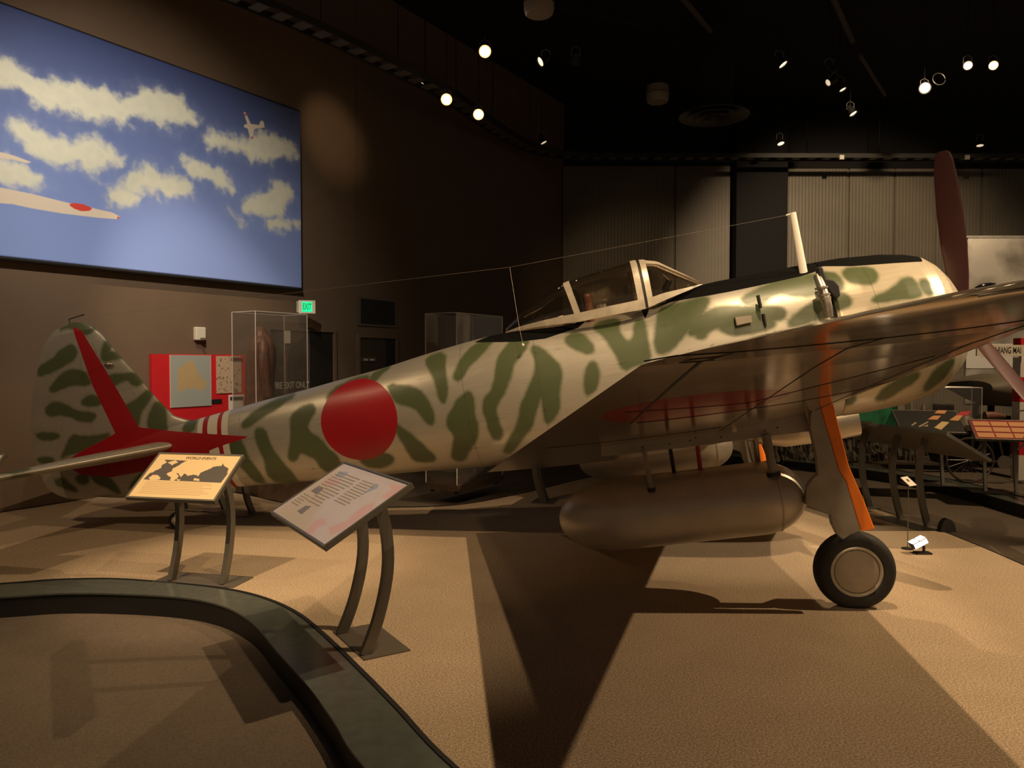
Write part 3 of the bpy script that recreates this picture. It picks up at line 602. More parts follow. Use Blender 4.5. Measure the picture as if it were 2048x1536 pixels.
# cowling
COW = [(-1.14, .665, -.665, .60), (-1.10, .69, -.69, .62), (-.88, .685, -.69, .63), (-.55, .65, -.675, .62), (-.36, .61, -.635, .60), (-.26, .575, -.60, .57), (-.18, .51, -.545, .525), (-.12, .43, -.49, .47), (-.085, .365, -.44, .425), (-.06, .29, -.36, .35), (-.055, .25, -.32, .31)]
xs2 = list(np.linspace(-1.12, -.30, 60)) + list(np.linspace(-.29, -.055, 34)); nt2 = 168
P, F = section_loft(COW, xs2, nt2, 2.08, interpf=interp)
n0 = len(P)
for x, s in ((-.07, .93), (-.12, .9), (-.5, .9), (-.7, .5)):
    for k in range(nt2):
        a = 2 * math.pi * k / nt2; P.append((x, .31 * s * math.cos(a), -.035 + .285 * s * math.sin(a)))
for j in range(4):
    i = len(xs2) - 1 + j; F += [(i * nt2 + k, i * nt2 + (k + 1) % nt2, (i + 1) * nt2 + (k + 1) % nt2, (i + 1) * nt2 + k) for k in range(nt2)]
F.append(tuple((len(xs2) + 3) * nt2 + k for k in range(nt2)))
PA = np.array(P); sm = np.min([np.abs(PA[:, 0] + .80), np.abs(PA[:, 0] + .34), np.where(PA[:, 0] < -.8, np.abs(PA[:, 2] - .22), 1), np.where(PA[:, 0] > -.8, np.abs(PA[:, 2] - .02), 1), np.where(PA[:, 0] < -.8, np.abs(PA[:, 2] + .3), 1)], axis=0)
at_ = skin_attrs(P, camo_c, black=black_c, seams=sm); at_['black'][n0:] = -1
cow = mesh('engine_cowling', lp(P), F, M['cowl'], air, attrs=at_); fix_normals(cow)
mdark = MB(); MBX = section_loft([(-1.5, .66, -.66, .57), (-1.05, .672, -.672, .60)], [-1.17, -1.08], 64, 2.1, interpf=interp); mdark.add(lp(MBX[0]), MBX[1]); mdark.build('cowl_gap', M['black'], air, True)
# belly duct
dv = MB(); rings = []
for x, zt_, zb_, w in ((-2.1, -.60, -.685, .10), (-1.85, -.60, -.80, .17), (-1.6, -.6, -.87, .19), (-1.2, -.6, -.885, .20), (-.98, -.6, -.875, .20)):
    rings.append([L((x, w * math.copysign(abs(math.cos(a)) ** .6, math.cos(a)), (zt_ + zb_) / 2 + (zt_ - zb_) / 2 * math.copysign(abs(math.sin(a)) ** .6, math.sin(a)))) for a in np.linspace(0, 2 * math.pi, 28, endpoint=False)])
dv.loft(rings); duct = dv.build('belly_duct', M['silver'], air, True)
MB().box(L((-.972, 0, -.75)), (.01, .30, .18)).build('duct_mouth', M['black'], duct)
# wings
def wLE(y): return -1.43 - (0 if y < 4.1 else .78 * (1 - (max(0, 1 - ((y - 4.1) / 1.33) ** 2.1)) ** .5))
def wTE(y): return -4.14 + (y - .6) * .323 if y < 4.5 else -2.21 - .67 * (max(0, 1 - ((y - 4.5) / .93) ** 2.0)) ** .55
def wing_pts(side, dn=1):
    nc = 150 if dn else 48
    ys = list(np.linspace(.25, 4.4, 300 if dn else 80)) + list(4.4 + (5.43 - 4.4) * np.sin(np.linspace(0, math.pi / 2, 120 if dn else 40))[1:]); P = []; low = []
    for y in ys:
        le, te = wLE(y), wTE(y); ch = max(le - te, .002); zl = -.585 + .147 * y - (.05 * (y - 4.1) if y > 4.1 else 0); zt_ = -.675 + .177 * y if y < 4.5 else -.675 + .177 * 4.5 + .035 * (y - 4.5)
        th = (.15 - .075 * min(1, y / 4.6)) * ch; 
        for k in range(nc):
            a = 2 * math.pi * k / nc; u = (1 - math.cos(a)) / 2; up = a < math.pi     # u 0 = TE? -> 0 at TE
            c_ = 1 - u  # chord position from LE
            yt = 5 * .5 * (0.2969 * math.sqrt(max(c_, 0)) - .126 * c_ - .3516 * c_ ** 2 + .2843 * c_ ** 3 - .1036 * c_ ** 4) * 2 * th / 1.0 * .5 * 2
            z = zl + (zt_ - zl) * c_ + (yt * 1.12 if up else -yt * .72)
            P.append((le - ch * c_, side * y, z)); low.append(not up)
    m = len(ys); F = [(i * nc + k, i * nc + (k + 1) % nc, (i + 1) * nc + (k + 1) % nc, (i + 1) * nc + k) for i in range(m - 1) for k in range(nc)]
    F += [tuple(range(nc)), tuple(range((m - 1) * nc, m * nc))]
    return P, F, np.array(low)
def polyline_d(XY, pts):
    d = np.full(len(XY), 1.0)
    for a, b in zip(pts[:-1], pts[1:]):
        a = np.array(a); b = np.array(b); e = b - a; w = XY - a; t = np.clip((w @ e) / (e @ e), 0, 1); d = np.minimum(d, np.linalg.norm(w - t[:, None] * e, axis=1))
    return d
for side, nm in ((-1, 'wing'), (1, 'wing')):
    P, F, low = wing_pts(side, side < 0); PA = np.array(P); XY = np.stack([PA[:, 0], np.abs(PA[:, 1])], 1)
    seam = np.minimum.reduce([polyline_d(XY, [(-2.95, 5.02), (-2.62, 4.86), (-2.84, 3.5), (-2.93, 2.9)]) - .004, polyline_d(XY, [(-2.62, 4.86), (-1.62, 4.70)]), polyline_d(XY, [(-1.72, 1.0), (-1.72, 4.7)]), polyline_d(XY, [(-2.35, 1.0), (-2.2, 4.78)]),
        polyline_d(XY, [(-1.45, 2.9), (-2.95, 2.9), (-3.3, 2.9)]), polyline_d(XY, [(-1.72, 3.9), (-2.35, 3.2), (-3.0, 3.4)]), polyline_d(XY, [(-2.62, 4.6), (-2.74, 4.6), (-2.74, 4.76)])])
    seam = np.maximum(seam, 0)
    mark = np.where(low, np.hypot(XY[:, 0] + 2.62, XY[:, 1] - 3.28) - .45, np.hypot(XY[:, 0] + 2.62, XY[:, 1] - 3.28) - .45)
    one = np.ones(len(P))
    w = mesh(nm, lp(P), F, M['wing'], air, attrs={'camo': one, 'mark': mark, 'white': one, 'black': one, 'seam': seam}); fix_normals(w)
    if side < 0:
        def low_z(X, y):
            le, te = wLE(y), wTE(y); ch = max(le - te, .002); c_ = min(max((le - X) / ch, 0), 1); zl = -.585 + .147 * y - (.05 * (y - 4.1) if y > 4.1 else 0); zt_ = -.675 + .177 * y if y < 4.5 else -.675 + .177 * 4.5 + .035 * (y - 4.5)
            th = (.15 - .075 * min(1, y / 4.6)) * ch; yt = 5 * th * (0.2969 * math.sqrt(c_) - .126 * c_ - .3516 * c_ ** 2 + .2843 * c_ ** 3 - .1036 * c_ ** 4); return zl + (zt_ - zl) * c_ - yt * .72
        for nm_, pts, wd_ in (('aileron_gap', [(-2.88, 4.98), (-2.62, 4.88), (-2.84, 3.5), (-2.93, 2.9)], .012), ('panel_seam', [(-2.62, 4.88), (-1.62, 4.72)], .004), ('panel_seam', [(-1.72, 1.3), (-1.66, 4.72)], .004), ('panel_seam', [(-2.35, 1.3), (-2.2, 4.80)], .0035),
                ('panel_seam', [(-1.46, 2.9), (-2.9, 2.9)], .0035), ('panel_seam', [(-1.72, 3.9), (-2.35, 3.2), (-2.95, 3.4)], .0035), ('trim_tab_gap', [(-2.64, 4.55), (-2.75, 4.52), (-2.73, 4.72), (-2.64, 4.74)], .008), ('panel_seam', [(-2.35, 2.0), (-3.5, 2.0)], .0035)):
            Q = []
            for a_, b_ in zip(pts[:-1], pts[1:]):
                k_ = max(2, int(np.hypot(a_[0] - b_[0], a_[1] - b_[1]) / .04)); Q += [(a_[0] + (b_[0] - a_[0]) * i / k_, a_[1] + (b_[1] - a_[1]) * i / k_) for i in range(k_)]
            Q.append(pts[-1]); MB().rectube([L((X, -y, low_z(X, y))) for X, y in Q], .004, wd_, (0, 0, 1)).build(nm_, M['black'], w)
    # navigation lamp on the tip, landing lamp lens below the leading edge
    def ellipsoid(c, r, mat, name, parent, n=16, flat=1):
        b = MB(); rings = []
        for i in range(n // 2 + 1):
            t = math.pi * i / (n // 2); rings.append([L((c[0] + r[0] * math.cos(t), c[1] + r[1] * math.sin(t) * math.cos(q), c[2] + r[2] * math.sin(t) * math.sin(q))) for q in np.linspace(0, 2 * math.pi, n, endpoint=False)])
        return b.loft(rings).build(name, mat, parent, True)
    ellipsoid((on_y(1972, 578, -5.2)[0], side * 5.2, on_y(1972, 578, -5.2)[1]), (.028, .02, .014), M['glassdark'], 'navigation_lamp', w)
    ellipsoid((-2.0, side * 4.92, .088), (.034, .030, .012), M['glassdark'], 'landing_lamp', w)
# fin and rudder
TEf = [(-.24, -8.50), (-.22, -8.59), (-.16, -8.71), (-.07, -8.81), (.22, -8.88), (.56, -8.86), (.94, -8.75), (1.19, -8.64), (1.36, -8.54), (1.46, -8.43), (1.50, -8.33), (1.522, -8.22)]
LEf = [(-.3, -7.1), (.1, -6.75), (.25, -6.95), (.33, -7.12), (.36, -7.2), (.41, -7.3), (.52, -7.385), (.69, -7.5), (.92, -7.635), (1.09, -7.75), (1.21, -7.825), (1.34, -7.9), (1.45, -7.99), (1.50, -8.08), (1.522, -8.18)]
HG = -8.16
def fin_grid(x0f, x1f, z0, z1, nz_, nx_):
    P = []; zs = z0 + (z1 - z0) * np.sin(np.linspace(0, math.pi / 2, nz_)) if z1 > 1.4 else np.linspace(z0, z1, nz_)
    for z in zs:
        te = float(np.interp(z, [a for a, _ in TEf], [b for _, b in TEf])); le = float(np.interp(z, [a for a, _ in LEf], [b for _, b in LEf])); ch = le - te
        a, b = x0f(te, le), x1f(te, le); ring = []
        for sgn in (1, -1):
            R = range(nx_) if sgn > 0 else range(nx_ - 1, -1, -1)
            for k in R:
                x = a + (b - a) * k / (nx_ - 1); c_ = np.clip((le - x) / max(ch, 1e-3), 0, 1)
                t = (.075 * (1 - .45 * max(z, 0) / 1.5)) * 2.6 * (math.sqrt(c_) * .55 + .02) * (1 - c_) ** .8 + .003
                if z > 1.42: t *= max(.1, (1.53 - z) / .11)
                ring.append((x, sgn * t, z))
        P.append(ring)
    n = 2 * nx_; V = [p for r in P for p in r]; F = [(i * n + k, i * n + (k + 1) % n, (i + 1) * n + (k + 1) % n, (i + 1) * n + k) for i in range(len(P) - 1) for k in range(n)]
    return V, F + [tuple(range(n)), tuple((len(P) - 1) * n + k for k in range(n))]
for nm, fa, fb, z0 in (('fin', lambda te, le: max(HG + .0008, te), lambda te, le: max(le, HG + .003), -.1), ('rudder', lambda te, le: te, lambda te, le: min(HG - .0008, le), -.235)):
    V, F = fin_grid(fa, fb, z0, 1.52, 130, 70); PA = np.array(V)
    s_ = np.minimum(polyline_d(PA[:, [0, 2]], [(-8.0, 1.28), (-7.93, 1.0), (-7.72, .8)]), polyline_d(PA[:, [0, 2]], [(-7.72, .8), (-7.5, .45)]))
    if nm == 'rudder': s_ = polyline_d(PA[:, [0, 2]], [(-8.60, .86), (-8.50, .60), (-8.49, .25), (-8.56, -.05)])
    fo = mesh(nm, lp(V), F, M['skin'], air, attrs=skin_attrs(V, camo_t, red_arrow, seams=s_)); fix_normals(fo); fo.data.set_sharp_from_angle(angle=R_(50))
    if nm == 'fin':
        ellipsoid((-7.86, -.05, 1.03), (.045, .022, .022), M['steel'], 'inspection_lamp', fo)
    else: MB().tube(lp([(-8.22, 0, 1.50), (-8.225, 0, 1.56), (-8.05, 0, 1.575)]), .006, 6).build('aerial_lug', M['black'], fo)
# stabilisers
def sLE(y): return -7.25 - .40 * y - .09 * y * y if y < 1.45 else -7.25 - .58 - .19 - .62 * (1 - math.sqrt(max(0, 1 - ((y - 1.45) / .37) ** 2)))
def sTE(y): return -8.62 + .03 * y
for side in (-1, 1):
    P = []; nc = 48; ys = list(np.linspace(.03, 1.45, 60)) + list(1.45 + .36 * np.sin(np.linspace(0, math.pi / 2, 24))[1:])
    for y in ys:
        le, te = sLE(y), sTE(y)
        if y > 1.45: te = -8.58 + .2 * (1 - math.sqrt(max(0, 1 - ((y - 1.45) / .37) ** 2)))
        ch = max(le - te, .01); th = .10 * ch
        for k in range(nc):
            a = 2 * math.pi * k / nc; c_ = 1 - (1 - math.cos(a)) / 2; yt = 5 * th * (0.2969 * math.sqrt(c_) - .126 * c_ - .3516 * c_ ** 2 + .2843 * c_ ** 3 - .1036 * c_ ** 4)
            P.append((le - ch * c_, side * y, .125 + (yt if a < math.pi else -yt)))
    m = len(ys); F = [(i * nc + k, i * nc + (k + 1) % nc, (i + 1) * nc + (k + 1) % nc, (i + 1) * nc + k) for i in range(m - 1) for k in range(nc)] + [tuple(range(nc)), tuple(range((m - 1) * nc, m * nc))]
    PA = np.array(P); XY = np.stack([PA[:, 0], np.abs(PA[:, 1])], 1); one = np.ones(len(P))
    mk = sdf(XY, [(-7.25, -.1), (-7.42, .3), (-8.3, 1.0), (-8.62, 1.05), (-8.62, -.1)]); mk = np.where((PA[:, 2] > .125) , mk, 1); mk = np.maximum(mk, XY[:, 0] + 7.45 + .35 * XY[:, 1])
    cm = sdf_many(XY, [chaikin([(-7.9, 1.2), (-8.2, 1.1), (-8.3, 1.3), (-8.0, 1.4)]), chaikin([(-8.3, .3), (-8.6, .4), (-8.5, .6)])])
    s_ = mesh('stabiliser', lp(P), F, M['skin'], air, attrs={'camo': cm, 'mark': mk, 'white': one, 'black': one, 'seam': polyline_d(XY, [(-8.2, .1), (-8.2, 1.8)])}); fix_normals(s_)
# canopy
CAN = [(-3.90, .62), (-3.73, .74), (-3.47, .86), (-3.3, .925), (-3.14, .96), (-2.92, .985), (-2.63, 1.01), (-2.53, 1.0), (-2.42, .965), (-2.27, .85), (-2.07, .70)]
SIL = [(-3.90, .59, .05), (-3.73, .59, .14), (-3.5, .575, .24), (-3.2, .55, .31), (-2.9, .55, .34), (-2.6, .55, .34), (-2.4, .60, .30), (-2.2, .645, .22), (-2.07, .68, .12)]
def shell(x, ph, off=0.0):
    t = float(interp(CAN, x, 1)); s = float(interp(SIL, x, 1)); w = float(interp(SIL, x, 2)); c_, s_ = math.cos(ph), math.sin(ph)
    n = np.array([0, c_, s_]); return np.array([x, w * math.copysign(abs(c_) ** .8, c_), s + (t - s) * abs(s_) ** .85]) + n * off
cano = None
def strip(mb, xf, p0, p1, nu, u0, u1, nv, th=.012):    # patch of the shell; xf(u, v) gives X, phi
    g = lambda o: [[L(shell(*xf(u0 + (u1 - u0) * i / nu, p0 + (p1 - p0) * j / nv), o)) for j in range(nv + 1)] for i in range(nu + 1)]
    A = g(th); B = g(-.004); n = nv + 1; v = [p for r in A for p in r] + [p for r in B for p in r]; o = len(v) // 2; f = []
    for i in range(nu):
        for j in range(nv):
            a = i * n + j; f += [(a, a + 1, a + n + 1, a + n), (a + o, a + n + o, a + n + 1 + o, a + 1 + o)]
    for i in range(nu): a = i * n; f += [(a, a + n, a + n + o, a + o), (a + nv, a + nv + o, a + n + nv + o, a + n + nv)]
    for j in range(nv): f += [(j, j + o, j + 1 + o, j + 1)]; a = nu * n + j; f += [(a, a + 1, a + 1 + o, a + o)]
    return mb.add(v, f)
M['frame_w'] = simple('canopy_frame_paint', (.50, .45, .36), .4, .3, .12, 18)
sl = lambda u, v: (u, v)
g = MB(); strip(g, sl, 0, math.pi, 50, -3.88, -2.60, 40, .0); can_o = g.build('sliding_canopy', M['perspex'], air, True, 60)
g = MB(); 
for a, b in ((-.0, .14), (math.pi - .14, math.pi)): strip(g, sl, a, b, 40, -3.88, -2.60, 3)
strip(g, lambda u, v: (u - .07 * math.sin(v), v), 0, math.pi, 2, -3.21, -3.155, 36); strip(g, sl, 0, math.pi, 2, -2.655, -2.60, 36)
g.build('canopy_frame', M['frame_w'], can_o, True, 35)
g = MB(); strip(g, sl, 0, math.pi, 30, -2.56, -2.07, 40, .0); ws = g.build('windscreen', M['perspex'], air, True, 60)
g = MB(); strip(g, sl, 0, math.pi, 2, -2.575, -2.525, 36)
for a, b in ((0.0, .12), (math.pi - .12, math.pi)): strip(g, sl, a, b, 16, -2.56, -2.07, 3)
for a, b in ((1.02, 1.25), (math.pi - 1.25, math.pi - 1.02)): strip(g, lambda u, v: (u, v), a, b, 16, -2.56, -2.07, 3)
g.build('windscreen_frame', M['frame_w'], ws, True, 35)
g = MB(); strip(g, lambda u, v: (u, v), 0, math.pi, 2, -2.60, -2.575, 36, .002); g.build('canopy_gap', M['black'], air)
# cockpit contents
MB().bbox(L((-3.22, -.17, .52)), L((-3.16, .17, .86))).build('headrest', M['deck'], air, bevel=.03)
MB().bbox(L((-3.12, -.15, .50)), L((-3.05, .15, .80))).build('seat_back', M['leather'], air, bevel=.03)
q = MB().tube(lp([(-2.36, -.03, .60), (-2.38, -.03, .72), (-2.33, -.03, .78)]), [.03, .035, .03], 10).build('gunsight', M['blackg'], air, True)
MB().box(L((-2.36, -.03, .81)), (.008, .07, .08), np.array([[.8, 0, -.6], [0, 1, 0], [.6, 0, .8]])).build('reflector_glass', M['steel'], q)
MB().tube(lp([(-2.52, -.2, .60), (-2.36, -.18, .63), (-2.2, -.12, .66)]), .02, 8).build('coaming', M['deck'], air, True)
MB().tube(lp([(-3.65, .12, .62), (-3.35, .2, .66), (-3.3, .2, .60)]), .012, 8).build('canopy_rail', M['frame_w'], air, True)
# aerial mast and wires
x0, z0 = on_y(1611, 567, -.30); x1, z1 = on_y(1586, 425, -.30)
g = MB(); rings = []
for t in (0, .5, 1):
    cx = x0 + (x1 - x0) * t - .0; cz = z0 + (z1 - z0) * t; w = .036 - .012 * t
    rings.append([L((cx + w * math.cos(a), -.30 + .014 * math.sin(a), cz)) for a in np.linspace(0, 2 * math.pi, 14, endpoint=False)])
g.loft(rings); mast = g.build('aerial_mast', M['white'], air, True)
MB().tube(lp([(x1, -.30, z1 - .01), (x1 - .06, -.30, z1 - .012)]), .008, 6).build('wire_lug', M['white'], mast)
xa_, za_ = on_y(1020, 535, -.1); g = MB(); g.tube(lp([(x1 - .06, -.30, z1 - .012), (xa_, -.12, za_), (-8.2, 0, 1.56)]), .0011, 5)
g.build('aerial_wire', simple('aerial_wire_metal', (.25, .22, .18), .5), air)
xb_, zb_ = on_y(1046, 690, -.42); g = MB(); g.tube(lp([(xa_, -.12, za_), (-3.72, -.30, .62), (xb_, -.42, zb_)]), .0016, 5); g.build('lead_in_wire', simple('lead_in_metal', (.30, .27, .22), .5), air)
ellipsoid((xb_, -.425, zb_), (.014, .014, .014), M['cream'], 'wire_insulator', air, 12)
# exhaust
pe = lambda x, y, yb: (on_y(1400 + x * .3906, 400 + y * .3906, yb)[0], yb, on_y(1400 + x * .3906, 400 + y * .3906, yb)[1])
MB().prism([on_y(1400 + x * .3906, 400 + y * .3906, -.60) for x, y in ((595, 345), (620, 345), (640, 405), (680, 412), (705, 440), (712, 490), (690, 512), (655, 470), (625, 430), (600, 385))], lambda a, b, t: L((a, t, b)), -.56, -.645).build('exhaust_shield', M['blackg'], air, bevel=.01)
ex = MB().tube(lp([pe(600, 390, -.60), pe(620, 440, -.68), pe(640, 500, -.70), pe(652, 545, -.70), pe(660, 600, -.69)]), [.03, .037, .040, .038, .034], 16).build('exhaust_pipe', M['steel'], air, True)
for y_, r_ in ((450, .05), (487, .052), (505, .05)):
    p = np.array(pe(618 + (y_ - 440) * .3, y_, -.69)); MB().tube(lp([p + (0, 0, .008), p - (0, 0, .008)]), r_, 16).build('pipe_flange', M['steel'], ex, True)
# access hatches, vents on the nose
MB().prism([on_y(1400 + x * .3906, 400 + y * .3906, -.57) for x, y in ((180, 600), (262, 590), (265, 625), (188, 642))], lambda a, b, t: L((a, t, b)), -.50, -.579).build('access_hatch', M['silver'], air)
for pts in (((295, 487), (305, 487), (319, 552), (310, 552)), ((322, 583), (332, 583), (342, 645), (334, 645))):
    MB().prism([on_y(1400 + x * .3906, 400 + y * .3906, -.57) for x, y in pts], lambda a, b, t: L((a, t, b)), -.5, -.575).build('louvre_slot', M['black'], air)
# propeller
pr = MB(); pr.lathe([(-.25, .10), (-.02, .14), (.08, .15), (.18, .13), (.26, .08), (.30, .02)], L((.04, 0, -.05)), (1, 0, 0), 28); prop = pr.build('propeller', M['prop'], air, True)
for ang in (7, 127, 247):
    a = R_(ang); out = np.array([0, -math.sin(a), math.cos(a)]); tan = np.array([0, math.cos(a), math.sin(a)]); rings = []
    for r, ch, tw, th in ((.10, .10, 108, .09), (.22, .13, 110, .07), (.40, .17, 113, .045), (.65, .20, 117, .032), (.95, .20, 121, .022), (1.2, .18, 124, .016), (1.36, .15, 126, .012), (1.43, .115, 127, .008), (1.455, .06, 127, .004)):
        t = R_(tw); cd = tan * math.cos(t) + np.array([1, 0, 0]) * math.sin(t); nd = np.cross(out, cd)
        rings.append([L(np.array([.06, 0, -.05]) + out * r + cd * ch / 2 * math.cos(q) + nd * th / 2 * math.sin(q)) for q in np.linspace(0, 2 * math.pi, 20, endpoint=False)])
    MB().loft(rings).build('propeller_blade', M['prop'], prop, True)
# landing gear
pg = lambda x, y, yb=-1.77: on_y(1560 + x * .32552, 780 + y * .32552, yb)
wc = on_y(1707, 1138, -1.65)
def gear(side):
    yo = -1.65 * -side * -1 if False else 1.65 * side; s = side
    leg = MB().tube(lp([(-1.62, s * 1.66, -.36), (wc[0], s * 1.66, wc[1] + .36), (wc[0], s * 1.55, wc[1] + .26), (wc[0], s * 1.545, wc[1] - .01)]), [.055, .05, .04, .035], 16).build('landing_gear_leg', M['steel'], air, True)
    def pan(pts, nm, mat, y0=1.745, y1=1.80): MB().prism([pg(*p) for p in pts], lambda a, b, t: L((a, s * t, b)), y0, y1).build(nm, mat, leg, bevel=.008)
    pan([(215,60),(180,150),(180,250),(215,400),(225,510),(190,540),(150,600),(150,700),(300,760),(310,820),(340,880),(380,915),(430,880),(490,860),(440,700),(400,560),(355,490),(300,300),(240,100),(235,60)], 'leg_fairing', M['greymetal'])
    pan([(240,100),(300,300),(355,490),(400,560),(440,700),(490,860),(500,862),(575,850),(510,680),(415,460),(350,200),(305,30),(236,40)], 'orange_fairing_edge', M['orange'], 1.742, 1.803)
    pan([(150,110),(205,90),(230,240),(205,242),(185,232)], 'upper_flap', M['silver'], 1.74, 1.76)
    ax = np.array([0, s, 0.0]); c = np.array([wc[0], s * 1.66, wc[1]])
    prof = []
    for t in np.linspace(-math.pi, math.pi, 24, endpoint=False): prof.append((.085 * math.sin(t) * (1 - .12 * abs(math.sin(t)) ** 6), .205 + .062 * math.cos(t)))
    u = np.array([1., 0, 0]); w = np.array([0, 0, 1.]); rings = []; zg = w2b(base)
    for a, r in prof + prof[:1]:
        ring = []
        for q in np.linspace(0, 2 * math.pi, 64, endpoint=False):
            p = c + ax * a + r * (u * math.cos(q) + w * math.sin(q)); wz = b2w(p)
            if wz[2] < .002: p = w2b((wz[0], wz[1], .002)) + ax * a * .0 + ax * math.copysign(.008, a)
            ring.append(L(p))
        rings.append(ring)
    wheel = MB().lathe([(-.06, .03), (-.06, .155), (.035, .155), (.05, .150), (.056, .13), (.056, .03)], L(c), ax, 48).build('wheel', M['disc'], leg, True)
    MB().loft(rings, False).build('tyre', M['tyre'], leg, True, 80)
    MB().lathe([(.045, .168), (.066, .17), (.070, .160), (.062, .150), (.045, .150)], L(c), ax, 56).build('wheel_rim', M['frame_w'], leg, True)
    MB().lathe([(.050, .142), (.0635, .142), (.070, .10), (.072, .02)], L(c), ax, 48).build('wheel_cover', M['disc'], leg, True)
    # drop tank below the wing with its carrier rail
    A = np.array([-3.54, s * 1.62, -.905]); B = np.array([-1.83, s * 1.62, -.98]); axd = (B - A) / np.linalg.norm(B - A); Lg = np.linalg.norm(B - A); prof = []
    for t in np.linspace(0, math.pi / 2, 14): prof.append((.46 - .46 * math.cos(t), .252 * math.sin(t) ** .92 if t > 0 else .004))
    prof += [(x, .252 + .0015 * (abs(x - .75) < .004)) for x in np.linspace(.5, Lg - .36, 12)]
    for t in np.linspace(math.pi / 2, 0, 14): prof.append((Lg - .32 + .32 * math.cos(t), .252 * math.sin(t) ** .9 if t > 0 else .004))
    tank = MB().lathe(prof, L(A), axd, 56).build('drop_tank', M['tank'], air, True, 60)
    for x, r in ((.30, .2285), (Lg - .2, .236)): MB().lathe([(x - .006, r - .012), (x - .006, r + .004), (x + .006, r + .004), (x + .006, r - .012)], L(A), axd, 56).build('weld_band', M['tank'], tank, True)
    MB().lathe([(0, .032), (.02, .032), (.024, .0)], L(A + axd * (Lg - .25) + (0, 0, .215)), (0, 0, 1), 16).build('filler_cap', M['greymetal'], tank, True)
    p6 = lambda x, y, yb=-1.7: on_y(1050 + x * .31738, 780 + y * .31738, yb)
    rail = MB().prism([p6(*p) for p in ((478, 285), (640, 262), (650, 278), (685, 272), (1140, 205), (1180, 215), (1560, 140), (1800, 100), (1830, 255), (1450, 300), (1000, 362), (480, 420))], lambda a, b, t: L((a, s * t, b)), 1.69, 1.705).build('carrier_rail', M['greymetal'], air)
    g2 = MB(); g2.rectube(lp([(p6(478, 415)[0], s * 1.67, p6(478, 415)[1]), (p6(1000, 360)[0], s * 1.67, p6(1000, 360)[1]), (p6(1800, 252)[0], s * 1.67, p6(1800, 252)[1])]), .06, .008, (0, 1, 0)); g2.build('rail_flange', M['greymetal'], rail)
    for x, y in ((1320, 253),): c3 = p6(x, y); MB().tube(lp([(c3[0], s * 1.700, c3[1]), (c3[0], s * 1.709, c3[1])]), .016, 16).build('rail_plug', M['cream'], rail)
    for x, y in ((740, 360), (910, 340), (1040, 318), (1075, 300), (1235, 295), (1510, 255), (1590, 235)): c3 = p6(x, y); MB().tube(lp([(c3[0], s * 1.700, c3[1]), (c3[0], s * 1.708, c3[1])]), .006, 8).build('rail_bolt', M['black'], rail)
    for (a, b, r, mt, nm, yb0, yb1) in (((750, 385), (798, 628), .018, M['greymetal'], 'sway_brace', 1.72, 1.80), ((915, 370), (943, 540), .014, M['black'], 'tank_strut', 1.66, 1.64), ((1085, 350), (1108, 520), .015, M['redgloss'], 'red_tank_strut', 1.66, 1.64), ((1520, 290), (1568, 530), .030, M['greymetal'], 'front_sway_brace', 1.72, 1.79), ((1450, 310), (1470, 470), .020, M['steel'], 'tank_strut', 1.60, 1.55)):
        pa, pb = p6(*a, -yb0), p6(*b, -yb1); br = MB().tube(lp([(pa[0], s * yb0, pa[1]), (pb[0], s * yb1, pb[1])]), r, 12).build(nm, mt, air, True)
        MB().tube(lp([(pb[0], s * yb1, pb[1] + .012), (pb[0], s * yb1, pb[1] - .012)]), r * 1.5, 12).build('strut_foot', M['black'] if mt != M['redgloss'] else M['cream'], br, True)
gear(-1); gear(1)
# tail wheel
tw = on_y(354, 1041, 0.0)
g = MB().tube(lp([(tw[0] + .10, 0, -.30), (tw[0] + .10, 0, tw[1] + .12), (tw[0] + .04, -.045, tw[1] + .07), (tw[0], -.045, tw[1])]), [.028, .028, .016, .014], 12).build('tail_wheel_leg', M['white'], air, True)
tp = [(.028 * math.sin(t), .062 + .024 * math.cos(t)) for t in np.linspace(-math.pi, math.pi, 16, endpoint=False)]
MB().lathe(tp, L((tw[0], 0, tw[1])), (0, 1, 0), 32).build('tail_wheel_tyre', M['tyre'], g, True, 80)
MB().lathe([(-.02, .02), (-.02, .045), (.02, .045), (.02, .02)], L((tw[0], 0, tw[1])), (0, 1, 0), 24).build('tail_wheel_hub', M['cream'], g, True)
MB().tube(lp([(tw[0] + .10, 0, tw[1] + .18), (tw[0] + .10, 0, tw[1] + .10)]), .036, 14).build('tail_wheel_gaiter', M['black'], g, True)
